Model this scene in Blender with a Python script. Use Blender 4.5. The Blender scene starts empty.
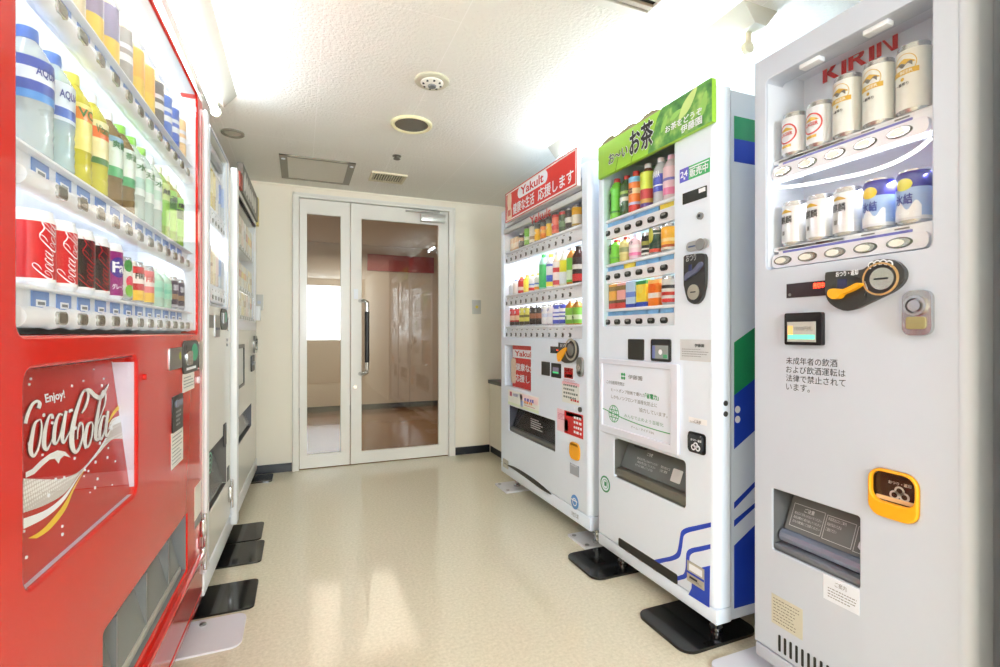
import bpy, bmesh, math, random
from mathutils import Vector, Matrix
random.seed(4)
SC = bpy.context.scene
COL = SC.collection
# ------------------------------------------------------------------ camera, world, light, exposure
F, CX, CY, H, YAW = 490.0, 500.0, 334.0, 1.023, math.radians(22.2)
FWD = Vector((math.sin(YAW), math.cos(YAW), 0)); RGT = Vector((math.cos(YAW), -math.sin(YAW), 0)); UP = Vector((0, 0, 1))
CAM = Vector((0, 0, H))
cd = bpy.data.cameras.new('camera'); cam = bpy.data.objects.new('camera', cd); COL.objects.link(cam)
cam.location = CAM; cam.rotation_euler = (math.pi/2, 0, -YAW)
cd.sensor_width = 36; cd.lens = F/1000*36; cd.shift_y = -0.0005; cd.clip_start = .02
SC.camera = cam
vs = SC.view_settings
vs.view_transform = 'Standard'; vs.look = 'None'; vs.gamma = 1; vs.use_curve_mapping = False
vs.exposure = .6
SC.cycles.max_bounces = 10; SC.cycles.diffuse_bounces = 6; SC.cycles.glossy_bounces = 5
SC.cycles.transparent_max_bounces = 16; SC.cycles.sample_clamp_indirect = 6
SC.cycles.caustics_reflective = False; SC.cycles.caustics_refractive = False
W = bpy.data.worlds.new('world'); SC.world = W; W.use_nodes = True
W.node_tree.nodes['Background'].inputs[0].default_value = (.75, .87, 1, 1)
W.node_tree.nodes['Background'].inputs[1].default_value = 1.2
def area(name, loc, rot, sx, sy, power, col=(1, 1, 1), parent=None):
    l = bpy.data.lights.new(name, 'AREA'); l.shape = 'RECTANGLE'; l.size = sx; l.size_y = sy; l.energy = power; l.color = col
    o = bpy.data.objects.new(name, l); COL.objects.link(o); o.location = loc; o.rotation_euler = rot; o.parent = parent
    return o
WIN_P, TUBE_E, DISP_P, FAR_P = 60, 38, 2.9, 14
area('window_daylight', (.43, -2.55, 1.43), (math.pi/2, 0, 0), .72, 1.1, WIN_P, (.84, .92, 1))
area('lobby_fill', (.6, 5.6, 2.05), (0, 0, 0), 1.0, 1.6, FAR_P, (1, .95, .86))  # added fill without a fixture, brightens the lobby behind the doors
# ------------------------------------------------------------------ materials
def lin(c):
    return tuple((v/12.92 if v <= .04045 else ((v+.055)/1.055)**2.4) for v in (x/255 for x in c))
MATS = {}
def mat(c, rough=.4, metal=0, emit=0, noise=.03, scale=40, bump=0, coat=0, clear=0, spec=.5, key=None):
    k = key or (tuple(c), rough, metal, emit, noise, scale, bump, coat, clear, spec)
    if k in MATS: return MATS[k]
    m = bpy.data.materials.new('mat_%d' % len(MATS)); m.use_nodes = True; nt = m.node_tree; n = nt.nodes; L = nt.links.new
    b = n['Principled BSDF']; l = lin(c)
    b.inputs['Base Color'].default_value = (*l, 1); b.inputs['Roughness'].default_value = rough; b.inputs['Metallic'].default_value = metal
    b.inputs['Coat Weight'].default_value = coat; b.inputs['Coat Roughness'].default_value = .05
    b.inputs['Specular IOR Level'].default_value = spec
    if emit:
        b.inputs['Emission Color'].default_value = (*l, 1); b.inputs['Emission Strength'].default_value = emit
    if noise or bump:
        tc = n.new('ShaderNodeTexCoord'); t = n.new('ShaderNodeTexNoise'); t.inputs['Scale'].default_value = scale; t.inputs['Detail'].default_value = 2
        L(tc.outputs['Object'], t.inputs['Vector'])
        if noise:
            r = n.new('ShaderNodeMix'); r.data_type = 'RGBA'
            r.inputs[6].default_value = (*[max(0, x*(1-noise)) for x in l], 1); r.inputs[7].default_value = (*[min(1, x*(1+noise)) for x in l], 1)
            L(t.outputs['Fac'], r.inputs[0]); L(r.outputs[2], b.inputs['Base Color'])
        if bump:
            bp = n.new('ShaderNodeBump'); bp.inputs['Strength'].default_value = bump; bp.inputs['Distance'].default_value = .002
            L(t.outputs['Fac'], bp.inputs['Height']); L(bp.outputs[0], b.inputs['Normal'])
    if clear:
        tr = n.new('ShaderNodeBsdfTransparent'); mx = n.new('ShaderNodeMixShader'); mx.inputs[0].default_value = clear
        tr.inputs[0].default_value = (*[.6+.4*x for x in l], 1)
        L(b.outputs[0], mx.inputs[1]); L(tr.outputs[0], mx.inputs[2]); L(mx.outputs[0], n['Material Output'].inputs[0])
    MATS[k] = m; return m
def glass(tint=(1, 1, 1), refl=1.0, key='glass', rough=.0):
    if key in MATS: return MATS[key]
    m = bpy.data.materials.new(key); m.use_nodes = True; nt = m.node_tree; n = nt.nodes; L = nt.links.new
    n.remove(n['Principled BSDF'])
    tr = n.new('ShaderNodeBsdfTransparent'); tr.inputs[0].default_value = (*tint, 1)
    g = n.new('ShaderNodeBsdfGlossy'); g.inputs['Roughness'].default_value = rough; g.inputs[0].default_value = (.97, 1, .99, 1)
    f = n.new('ShaderNodeLayerWeight'); pw = n.new('ShaderNodeMath'); pw.operation = 'POWER'; pw.inputs[1].default_value = 4.5
    mu = n.new('ShaderNodeMath'); mu.operation = 'MULTIPLY_ADD'; mu.inputs[1].default_value = (.8 if key == 'door_glass' else .38)*refl; mu.inputs[2].default_value = .028*refl
    L(f.outputs['Facing'], pw.inputs[0])
    mx = n.new('ShaderNodeMixShader')
    L(pw.outputs[0], mu.inputs[0]); L(mu.outputs[0], mx.inputs[0]); L(tr.outputs[0], mx.inputs[1]); L(g.outputs[0], mx.inputs[2]); L(mx.outputs[0], n['Material Output'].inputs[0])
    MATS[key] = m; return m
WHITE = mat((229, 240, 254), .3, noise=.01, coat=.3); WHITE2 = mat((240, 243, 246), .35, noise=.01)
CREAM = mat((233, 231, 222), .3, noise=.01, coat=.3); GREYW = mat((196, 204, 219), .4, noise=.01)
RED = mat((202, 20, 8), .14, noise=.02, coat=.25, scale=6, spec=.35); BLACK = mat((16, 16, 17), .3); DARK = mat((42, 42, 44), .4); GREY = mat((120, 122, 122), .4)
CHROME = mat((205, 205, 205), .18, 1, noise=.02); STEEL = mat((168, 168, 166), .35, 1); DKMET = mat((95, 95, 92), .4, .7)
PWHITE = mat((240, 242, 248), .35, noise=.01); SHELFW = mat((236, 240, 246), .4, noise=.01); LINER = mat((226, 231, 238), .5, noise=.01)
LILAC = mat((220, 222, 240), .5, noise=.01); BLUETAG = mat((120, 150, 205), .5, noise=.1, scale=300); TAGW = mat((245, 246, 248), .5)
INK = mat((70, 72, 74), .6); INKL = mat((128, 130, 132), .6); GREENINK = mat((50, 160, 100), .5); REDINK = mat((200, 35, 35), .45); BLUEINK = mat((28, 66, 190), .35, noise=.01)
ORANGE = mat((245, 170, 25), .35); YELLOW = mat((240, 200, 40), .4); LWHITE = mat((243, 247, 253), .5, noise=.005)
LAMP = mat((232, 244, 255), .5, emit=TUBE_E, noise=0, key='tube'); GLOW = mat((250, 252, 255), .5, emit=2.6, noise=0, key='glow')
SMOKE = mat((58, 60, 62), .12, clear=.35, noise=.01); FLAPG = mat((165, 168, 166), .15, clear=.45, noise=.01)
DG = glass((1, 1, 1), .7, 'display_glass'); DOORG = glass((.74, .71, .67), 1.5, 'door_glass')
# ------------------------------------------------------------------ mesh helpers
class MB:
    def __init__(s): s.bm = bmesh.new()
    def _m(s, faces, m, smooth=False):
        for f in faces: f.material_index = m; f.smooth = smooth
    def face(s, pts, m=0, smooth=False):
        f = s.bm.faces.new([s.bm.verts.new(p) for p in pts]); s._m([f], m, smooth); return f
    def box(s, x0, x1, y0, y1, z0, z1, m=0, bev=0, seg=2):
        x0, x1 = sorted((x0, x1)); y0, y1 = sorted((y0, y1)); z0, z1 = sorted((z0, z1))
        v = [s.bm.verts.new(p) for p in ((x0, y0, z0), (x1, y0, z0), (x1, y1, z0), (x0, y1, z0), (x0, y0, z1), (x1, y0, z1), (x1, y1, z1), (x0, y1, z1))]
        fs = [s.bm.faces.new([v[i] for i in q]) for q in ((3, 2, 1, 0), (4, 5, 6, 7), (0, 1, 5, 4), (1, 2, 6, 5), (2, 3, 7, 6), (3, 0, 4, 7))]
        s._m(fs, m)
        if bev:
            es = list({e for f in fs for e in f.edges})
            r = bmesh.ops.bevel(s.bm, geom=es, offset=bev, segments=seg, affect='EDGES', profile=.5)
            s._m(r['faces'], m)
        return s
    def openbox(s, x0, x1, y0, y1, z0, z1, m=0, mb=None):      # recess liner: open towards -y
        q = [((x0, y1, z0), (x1, y1, z0), (x1, y1, z1), (x0, y1, z1)), ((x0, y0, z0), (x1, y0, z0), (x1, y1, z0), (x0, y1, z0)), ((x0, y1, z1), (x1, y1, z1), (x1, y0, z1), (x0, y0, z1)),
             ((x0, y0, z0), (x0, y1, z0), (x0, y1, z1), (x0, y0, z1)), ((x1, y1, z0), (x1, y0, z0), (x1, y0, z1), (x1, y1, z1))]
        for i, p in enumerate(q): s.face(p, m if (i or mb is None) else mb)
        return s
    def prism(s, pts, y0, y1, m=0, f=None):                     # outline in x,z extruded along y
        f = f or (lambda x, z, y: (x, y, z))
        a = [s.bm.verts.new(f(x, z, y0)) for x, z in pts]; b = [s.bm.verts.new(f(x, z, y1)) for x, z in pts]; n = len(pts)
        fs = [s.bm.faces.new(a), s.bm.faces.new(b[::-1])] + [s.bm.faces.new((a[i], b[i], b[(i+1) % n], a[(i+1) % n])) for i in range(n)]
        s._m(fs, m); return s
    def lathe(s, prof, ms=None, n=20, o=(0, 0, 0), cap=True):
        rings = []
        for r, z in prof:
            rings.append([s.bm.verts.new((o[0]+r*math.cos(2*math.pi*i/n), o[1]+r*math.sin(2*math.pi*i/n), o[2]+z)) for i in range(n)])
        for k in range(len(prof)-1):
            for i in range(n):
                f = s.bm.faces.new((rings[k][i], rings[k][(i+1) % n], rings[k+1][(i+1) % n], rings[k+1][i])); s._m([f], ms[k] if ms else 0, True)
        if cap:
            s._m([s.bm.faces.new(rings[0][::-1])], ms[0] if ms else 0); s._m([s.bm.faces.new(rings[-1])], ms[-1] if ms else 0)
        return s
    def tube(s, pts, r, m=0, n=10, cap=True):
        pts = [Vector(p) for p in pts]; rings = []
        for i, p in enumerate(pts):
            d = (pts[min(i+1, len(pts)-1)]-pts[max(i-1, 0)]).normalized()
            a = d.cross(Vector((0, 0, 1)));
            if a.length < .1: a = d.cross(Vector((1, 0, 0)))
            a.normalize(); b = d.cross(a); rr_ = r[i] if isinstance(r, (list, tuple)) else r
            rings.append([s.bm.verts.new(p+rr_*(math.cos(2*math.pi*j/n)*a+math.sin(2*math.pi*j/n)*b)) for j in range(n)])
        for k in range(len(pts)-1):
            for j in range(n):
                s._m([s.bm.faces.new((rings[k][j], rings[k][(j+1) % n], rings[k+1][(j+1) % n], rings[k+1][j]))], m, True)
        if cap:
            for q in (rings[0][::-1], rings[-1]): s._m([s.bm.faces.new(q)], m)
        return s
    def ring(s, x, z, ro, ri, y0, y1, m=0, n=28):               # flat annulus facing -y
        for k in range(n):
            a, b = 2*math.pi*k/n, 2*math.pi*(k+1)/n
            P = lambda r, t, y: (x+r*math.cos(t), y, z+r*math.sin(t))
            s.face((P(ri, a, y0), P(ro, a, y0), P(ro, b, y0), P(ri, b, y0)), m); s.face((P(ro, a, y0), P(ro, a, y1), P(ro, b, y1), P(ro, b, y0)), m, True)
        return s
    def disc(s, x, z, r, y0, y1, m=0, n=24, rx=None):
        rx = rx or r
        return s.prism([(x+rx*math.cos(2*math.pi*k/n), z+r*math.sin(2*math.pi*k/n)) for k in range(n)], y0, y1, m)
    def build(s, name, mats, parent=None, fix=True, sharp=.6):
        if fix: bmesh.ops.recalc_face_normals(s.bm, faces=s.bm.faces)
        me = bpy.data.meshes.new(name); s.bm.to_mesh(me); s.bm.free()
        me.set_sharp_from_angle(angle=sharp)
        return obj(name, me, mats, parent)
def obj(name, me, mats, parent=None):
    for m in (mats if isinstance(mats, (list, tuple)) else [mats]): me.materials.append(m)
    o = bpy.data.objects.new(name, me); COL.objects.link(o); o.parent = parent; return o
def empty(name, loc=(0, 0, 0), rz=0):
    o = bpy.data.objects.new(name, None); COL.objects.link(o); o.location = loc; o.rotation_euler = (0, 0, rz); o.empty_display_size = .1; return o
LABELS = {}
def tag(o, label, cat, group=None):
    n = len(label.split()); assert 4 <= n <= 16, (n, label)
    assert label not in LABELS, label
    LABELS[label] = 1
    o['label'] = label; o['category'] = cat
    if group: o['group'] = group
    return o
def struct(o): o['kind'] = 'structure'; return o
def rr(x0, x1, z0, z1, r, n=5):
    x0, x1 = sorted((x0, x1)); z0, z1 = sorted((z0, z1)); out = []; r = min(r, (x1-x0)/2*.99, (z1-z0)/2*.99)
    for cx, cz, a in ((x1-r, z1-r, 0), (x0+r, z1-r, 90), (x0+r, z0+r, 180), (x1-r, z0+r, 270)):
        for k in range(n+1):
            t = math.radians(a+90*k/n); out.append((cx+r*math.cos(t), cz+r*math.sin(t)))
    return out
def smooth(pts, n=5, closed=True):
    out = []; N = len(pts)
    for i in range(N if closed else N-1):
        g = lambda k: Vector(pts[k % N]) if closed else Vector(pts[min(max(k, 0), N-1)])
        p0, p1, p2, p3 = g(i-1), g(i), g(i+1), g(i+2)
        for k in range(n):
            t = k/n; out.append(tuple(.5*((2*p1)+(p2-p0)*t+(2*p0-5*p1+4*p2-p3)*t*t+(3*p1-p0-3*p2+p3)*t**3)))
    if not closed: out.append(tuple(pts[-1]))
    return out
def curve_mesh(cu):
    o = bpy.data.objects.new('tmp', cu); COL.objects.link(o); dg = bpy.context.evaluated_depsgraph_get(); dg.update()
    me = bpy.data.meshes.new_from_object(o.evaluated_get(dg)); bpy.data.objects.remove(o); bpy.data.curves.remove(cu); return me
def panel_mesh(loops, y0, y1, bev=0):
    cu = bpy.data.curves.new('p', 'CURVE'); cu.dimensions = '2D'; cu.fill_mode = 'BOTH'
    for L in loops:
        s = cu.splines.new('POLY'); s.points.add(len(L)-1); s.use_cyclic_u = True
        for p, (x, z) in zip(s.points, L): p.co = (x, z, 0, 1)
    cu.extrude = max((y1-y0)/2-bev, 1e-5); cu.bevel_depth = bev; cu.bevel_resolution = 2; cu.offset = -bev
    me = curve_mesh(cu); yc = (y0+y1)/2
    for v in me.vertices: v.co = (v.co.x, yc-v.co.z, v.co.y)
    me.set_sharp_from_angle(angle=.7)
    return me
def panel(name, loops, y0, y1, m, parent, bev=0, side=None):
    me = panel_mesh(loops, y0, y1, bev)
    if side:                                                    # rounded upright edges: (x0, x1, z0, z1, radius)
        x0, x1, z0, z1, RS = side; b = MB(); b.bm.from_mesh(me)
        for s, xe in ((-1, x0), (1, x1)):
            R = RS[0 if s < 0 else 1]
            c = xe-s*R; P = [(c+s*R*math.sin(math.radians(a)), y0+R-R*math.cos(math.radians(a))) for a in range(0, 91, 15)]+[(xe, y1), (c-s*.002, y1), (c-s*.002, y0)]
            if s > 0: P = P[::-1]
            b.prism(P, z0, z1, f=lambda x, z, y: (x, z, y))
        b.bm.to_mesh(me); b.bm.free(); me.set_sharp_from_angle(angle=.5)
        for p in me.polygons: p.use_smooth = True
        me.set_sharp_from_angle(angle=.5)
    return obj(name, me, m, parent)
TCACHE = {}
def text_mesh(body, bold=0):
    if (body, bold) not in TCACHE:
        cjk = any(ord(c) > 0x2e80 for c in body)
        cu = bpy.data.curves.new('t', 'FONT'); cu.body = body; cu.size = 1; cu.offset = 0 if cjk else bold; cu.resolution_u = 3
        me = curve_mesh(cu)
        if cjk and bold:                                        # a heavier weight: the same strokes laid over each other, a little apart
            b = bmesh.new(); k = 0
            for i, (dx, dy) in enumerate(((0, 0), (bold, 0), (-bold, 0), (0, bold), (0, -bold))):
                b.from_mesh(me); b.verts.ensure_lookup_table()
                for v in b.verts[k:]: v.co.x += dx; v.co.y += dy; v.co.z += .00015*i
                k = len(b.verts)
            b.to_mesh(me); b.free()
        TCACHE[body, bold] = me
    return TCACHE[body, bold].copy()
def txt(parent, body, x0, x1, z0, z1, m, y=-.0016, bold=0, name='lettering', f=None, shear=0, thick=0):
    """lettering filling a rectangle of the x,z plane (or of a surface given by f)"""
    me = text_mesh(body, bold); xs = [v.co.x for v in me.vertices]; ys = [v.co.y for v in me.vertices]
    a, b, c, d = min(xs), max(xs), min(ys), max(ys); f = f or (lambda x, z: (x, y, z))
    for v in me.vertices:
        u, w = (v.co.x-a)/(b-a), (v.co.y-c)/max(d-c, 1e-6)
        q = Vector(f(x0+(x1-x0)*u+shear*w, z0+(z1-z0)*w)); q.y -= v.co.z; v.co = q
    return obj(name, me, m, parent)
def ribbon(mb, pts, ws, f, m=0, n=6):
    P = smooth([Vector((p[0], p[1], w)) for p, w in zip(pts, ws)], n, False)
    L, R = [], []
    for i, p in enumerate(P):
        a, b = P[max(i-1, 0)], P[min(i+1, len(P)-1)]; d = Vector((b[0]-a[0], b[1]-a[1])); d.normalize(); w = max(p[2], .5)/2
        L.append(f(p[0]-d.y*w, p[1]+d.x*w)); R.append(f(p[0]+d.y*w, p[1]-d.x*w))
    for i in range(len(P)-1): mb.face((L[i], L[i+1], R[i+1], R[i]), m)
    return mb
class Fr:                                                       # a machine's own frame: x along its front, y into it, z up
    def __init__(s, x, y, deg):
        a = math.radians(deg); s.a = a; s.O = Vector((x, y, 0)); s.ux = Vector((math.cos(a), math.sin(a), 0)); s.uy = Vector((-math.sin(a), math.cos(a), 0))
    def loc(s, px, py, d=0):
        r = RGT*((px-CX)/F)+UP*((CY-py)/F)+FWD; t = (d-(CAM-s.O).dot(s.uy))/r.dot(s.uy); p = CAM+r*t
        return ((p-s.O).dot(s.ux), p.z)
    def hit(s, px, py, df, off=0):
        d = df(.8)
        for _ in range(4): x, z = s.loc(px, py, d); d = df(z)
        return (x, d+off, z)
    def rect(s, a, b, d=0):
        (x0, z1), (x1, z0) = s.loc(*a, d), s.loc(*b, d); return x0, x1, min(z0, z1), max(z0, z1)
    def pts(s, L, d=0): return [s.loc(px, py, d) for px, py in L]
    def world(s, x, y, z): return s.O+s.ux*x+s.uy*y+UP*z
def world_part(o, root): o.matrix_parent_inverse = root.matrix_basis.inverted(); o.parent = root; return o
def floor_pt(px, py):
    r = RGT*((px-CX)/F)+UP*((CY-py)/F)+FWD; p = CAM+r*(-H/r.z); return p.x, p.y
CEIL = 2.12
def ceil_pt(px, py, z=CEIL):
    r = RGT*((px-CX)/F)+UP*((CY-py)/F)+FWD; p = CAM+r*((z-H)/r.z); return p.x, p.y
# ------------------------------------------------------------------ the setting
XL, XR, YB, YR = -1.08, 2.03, 3.95, -2.6
def floor_mat():
    m = mat((214, 205, 182), .16, noise=0, key='floor', spec=.7); nt = m.node_tree; n = nt.nodes; L = nt.links.new; b = n['Principled BSDF']
    tc = n.new('ShaderNodeTexCoord'); t = n.new('ShaderNodeTexNoise'); t.inputs['Scale'].default_value = 85; t.inputs['Detail'].default_value = 5; t.inputs['Roughness'].default_value = .7
    t2 = n.new('ShaderNodeTexNoise'); t2.inputs['Scale'].default_value = 2.2; t2.inputs['Detail'].default_value = 3
    r = n.new('ShaderNodeValToRGB'); e = r.color_ramp.elements
    e[0].position = .3; e[0].color = (*lin((210, 202, 176)), 1); e[1].position = .68; e[1].color = (*lin((235, 227, 204)), 1)
    rr_ = n.new('ShaderNodeMapRange'); rr_.inputs[3].default_value = .05; rr_.inputs[4].default_value = .13
    bp = n.new('ShaderNodeBump'); bp.inputs['Strength'].default_value = .04; bp.inputs['Distance'].default_value = .004
    for q in (t, t2): L(tc.outputs['Object'], q.inputs['Vector'])
    L(t.outputs['Fac'], r.inputs[0]); L(r.outputs[0], b.inputs['Base Color']); L(t2.outputs['Fac'], rr_.inputs[0]); L(rr_.outputs[0], b.inputs['Roughness']); L(t2.outputs['Fac'], bp.inputs['Height']); L(bp.outputs[0], b.inputs['Normal'])
    return m
def ceil_mat():
    m = mat((238, 236, 228), .9, noise=0, key='ceiling'); nt = m.node_tree; n = nt.nodes; L = nt.links.new; b = n['Principled BSDF']
    tc = n.new('ShaderNodeTexCoord'); mp = n.new('ShaderNodeMapping'); mp.inputs['Rotation'].default_value = (0, 0, math.pi/2)
    mp.inputs['Location'].default_value = (.29, -.075, 0)
    br = n.new('ShaderNodeTexBrick'); br.inputs['Scale'].default_value = 1; br.inputs['Brick Width'].default_value = .91; br.inputs['Row Height'].default_value = .4525
    br.inputs['Mortar Size'].default_value = .0022; br.inputs['Mortar Smooth'].default_value = .2; br.offset = .5
    br.inputs['Color1'].default_value = br.inputs['Color2'].default_value = (*lin((242, 240, 232)), 1); br.inputs['Mortar'].default_value = (*lin((250, 248, 242)), 1)
    t = n.new('ShaderNodeTexNoise'); t.inputs['Scale'].default_value = 75; t.inputs['Detail'].default_value = 3
    v = n.new('ShaderNodeTexVoronoi'); v.inputs['Scale'].default_value = 60
    r = n.new('ShaderNodeValToRGB'); r.color_ramp.elements[0].position = .08; r.color_ramp.elements[1].position = .16; r.color_ramp.elements[0].color = (.62, .6, .55, 1)
    mu = n.new('ShaderNodeMix'); mu.data_type = 'RGBA'; mu.blend_type = 'MULTIPLY'; mu.inputs[0].default_value = .25
    bp = n.new('ShaderNodeBump'); bp.inputs['Strength'].default_value = .75; bp.inputs['Distance'].default_value = .006
    L(tc.outputs['Object'], mp.inputs[0]); L(mp.outputs[0], br.inputs[0]); L(tc.outputs['Object'], t.inputs['Vector']); L(tc.outputs['Object'], v.inputs['Vector'])
    L(v.outputs['Distance'], r.inputs[0]); L(br.outputs[0], mu.inputs[6]); L(r.outputs[0], mu.inputs[7]); L(mu.outputs[2], b.inputs['Base Color']); L(t.outputs['Fac'], bp.inputs['Height']); L(bp.outputs[0], b.inputs['Normal'])
    return m
WALL = mat((246, 240, 225), .7, noise=.015, scale=3, bump=.08); SKIRT = mat((38, 42, 48), .35)
FLOORM, CEILM = floor_mat(), ceil_mat()
struct(MB().box(XL-.6, XR+.5, YR-.1, YB, -.06, 0).build('floor', FLOORM)); struct(MB().box(XL-.6, XR+.5, YR-.1, YB+.05, CEIL, CEIL+.06).build('ceiling', CEILM))
struct(MB().box(XL-.1, XL, YR, YB, 0, CEIL).build('wall_left', WALL)); struct(MB().prism([(1.235, YR), (1.235, .49), (XR, .49), (XR, YB), (XR+.1, YB), (XR+.1, YR)], 0, CEIL, f=lambda x, z, y: (x, z, y)).build('wall_right_with_shade_jog', WALL))  # right wall's near jog is added out of view to shade the beer machine
struct(panel('wall_rear', [[(XL, 0), (XR, 0), (XR, CEIL), (XL, CEIL)], [(.06, .87), (.8, .87), (.8, 2.0), (.06, 2.0)]], YR-.1, YR, WALL, None))
w1 = struct(MB().box(.06, .8, YR-.06, YR-.055, .87, 2.0).build('window_1', glass((1, 1, 1), 1, 'window_glass')))
panel('window_frame', [[(.05, .86), (.81, .86), (.81, 2.01), (.05, 2.01)], [(.09, .9), (.77, .9), (.77, 1.97), (.09, 1.97)]], YR-.08, YR-.01, STEEL, w1)
BK = Fr(0, YB, 0)
dx0, dz1 = BK.loc(292.3, 191.5); dx1, _ = BK.loc(454.5, 211)
dz1 = (dz1+BK.loc(454.5, 211.5)[1])/2
struct(panel('wall_back', [[(XL-.1, 0), (dx0+.01, 0), (dx0+.01, dz1-.01), (dx1-.01, dz1-.01), (dx1-.01, 0), (XR+.1, 0), (XR+.1, CEIL), (XL-.1, CEIL)]], YB, YB+.1, WALL, None))
# trim along the top of the back wall, skirting
struct(MB().box(XL, XR, YB-.012, YB, CEIL-.012, CEIL).build('trim_1', WALL))
SKH = BK.loc(470, 449)[1]
struct(MB().box(XL, dx0-.002, YB-.012, YB, 0, .062).build('baseboard_left', SKIRT)); struct(MB().box(dx1+.002, 1.51, YB-.012, YB, 0, .062).build('baseboard_right', SKIRT))
# double door with unequal leaves
DW = mat((236, 235, 228), .35, noise=.01, coat=.2)
door = struct(empty('door_1', ((dx0+dx1)/2, YB, 0))); dcx = (dx0+dx1)/2
X = lambda px: BK.loc(px, 334)[0]-dcx
Z = lambda px, py: BK.loc(px, py)[1]
fx0, fx1 = dx0-dcx, dx1-dcx; lx0, lmid, lx1 = X(299), X(350.3), X(448.3); ltop = Z(350, 203.5)
panel('frame', [[(fx0, 0), (lx0, 0), (lx0, ltop), (lx1, ltop), (lx1, 0), (fx1, 0), (fx1, dz1), (fx0, dz1)]], -.03, .11, DW, door, .004)
MB().box(fx0+.004, fx0+.016, -.037, -.028, 0, dz1-.004).box(fx1-.016, fx1-.004, -.037, -.028, 0, dz1-.004).box(fx0+.004, fx1-.004, -.037, -.028, dz1-.016, dz1-.004).build('frame_bead', DW, door)
def leaf(a, b, ga, gb, gt, gbm):
    l = panel('leaf', [[(a, .006), (b, .006), (b, ltop-.004), (a, ltop-.004)], [(ga, gbm), (gb, gbm), (gb, gt), (ga, gt)]], .0, .04, DW, door, .003)
    MB().box(ga-.01, gb+.01, .017, .023, gbm-.01, gt+.01).build('glass_pane', DOORG, l)
    return l
leaf(lx0+.003, lmid-.003, X(307), X(340.7), Z(324, 215.8), Z(324, 454.5)).name = 'leaf'
lf = leaf(lmid+.003, lx1-.003, X(361.6), X(438.8), Z(400, 223), Z(400, 449.3))
hx, hz1, hz0 = X(366), Z(366, 302), Z(366, 374.5)
MB().tube(smooth([(hx-.045, -.001, hz1), (hx-.03, -.045, hz1), (hx-.006, -.06, hz1-.012), (hx, -.062, hz1-.05), (hx, -.062, (hz0+hz1)/2), (hx, -.062, hz0+.05), (hx-.006, -.06, hz0+.012), (hx-.03, -.045, hz0), (hx-.045, -.001, hz0)], 5, False), .015, 0, 14).build('handle', CHROME, lf)
MB().tube([(hx, -.062, Z(366, 313)), (hx, -.062, Z(366, 363))], .0175, 0, 14).build('grip', BLACK, lf)
MB().disc(X(355.3), Z(355, 388), .014, -.006, 0).disc(X(355.3), Z(355, 388), .008, -.009, -.006).build('lock', CHROME, lf)
st = MB().box(X(353.6), X(358), -.002, 0, Z(355, 300), Z(355, 290)).build('sticker', LWHITE, lf)
mb = MB().box(X(420), X(444), -.05, -.001, Z(432, 224), Z(432, 216), bev=.004); mb.build('closer_body', mat((205, 205, 200), .3, .5), lf)
MB().tube([(X(438), -.055, Z(438, 215)), (X(405), -.03, Z(405, 212.5))], .006).tube([(X(405), -.03, Z(405, 212.5)), (X(422), -.028, Z(422, 213.2))], .005).build('closer_arm', STEEL, lf)
# the lobby beyond the glass
BROWN = mat((158, 118, 78), .15, noise=.05, scale=8); FWALL = mat((222, 211, 198), .7, noise=.02, scale=3); FY, FXL, FXR = 6.75, -2.6, 2.3
struct(MB().box(FXL, FXR, YB, FY+.1, -.06, 0).build('floor_beyond', BROWN)); struct(MB().box(FXL, FXR, YB+.05, FY+.1, CEIL+.08, CEIL+.14).build('ceiling_beyond', mat((232, 222, 205), .9)))
struct(panel('wall_beyond', [[(FXL, 0), (FXR, 0), (FXR, CEIL+.1), (FXL, CEIL+.1)]], FY, FY+.1, FWALL, None))
struct(MB().box(FXR-.1, FXR, YB+.1, FY, 0, CEIL+.1).build('wall_beyond_right', FWALL)); struct(MB().box(FXL-.1, FXL, YB+.1, FY, 0, CEIL+.1).build('wall_beyond_left', FWALL))
struct(MB().box(-.85, FXR-.1, FY-.012, FY, 0, .07).build('baseboard_beyond', SKIRT))
FB = Fr(0, FY-.03, 0); a = FB.loc(367.5, 263); c = FB.loc(434, 279)
o = MB().box(a[0], c[0], FY-.03, FY, 1.86, 2.08, bev=.004).build('wall_sign', mat((176, 34, 48), .4)); tag(o, 'long dark red sign band on the wall seen through the glass doors', 'sign')
# ------------------------------------------------------------------ ceiling fittings
def fuji(x0, x1, y0, y1, label):
    w = x1-x0; xc = (x0+x1)/2; HM = mat((196, 192, 178), .5, noise=.01); o = empty('ceiling_light', (xc, (y0+y1)/2, CEIL)); tag(o, label, 'ceiling light', 'strip lights above the machines'); L = (y1-y0)/2
    MB().prism([(-w/2, 0), (-.026, -.062), (.026, -.062), (w/2, 0)], -L, L).build('housing', HM, o)
    for s in (-1, 1):
        MB().box(-.009, .009, s*(L-.05)-.008, s*(L-.05)+.008, -.1, -.062, bev=.003).tube([(0, s*(L-.065), -.112), (0, s*(L-.045), -.112)], .021, 0, 16).build('lamp_holder', mat((226, 218, 190), .4), o)
    MB().tube([(0, -L+.066, -.112), (0, L-.066, -.112)], .0145, 0, 12).build('lamp_tube', LAMP, o)
fx = ceil_pt(743.6, 1)[0]; fuji(fx, fx+.155, 1.19, 2.57, 'bright strip light on the ceiling above the red sign and green sign machines')
lx = ceil_pt(237, 97)[0]; fuji(lx-.155, lx, 1.18, 2.56, 'bright strip light on the ceiling above the red machine')
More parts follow.
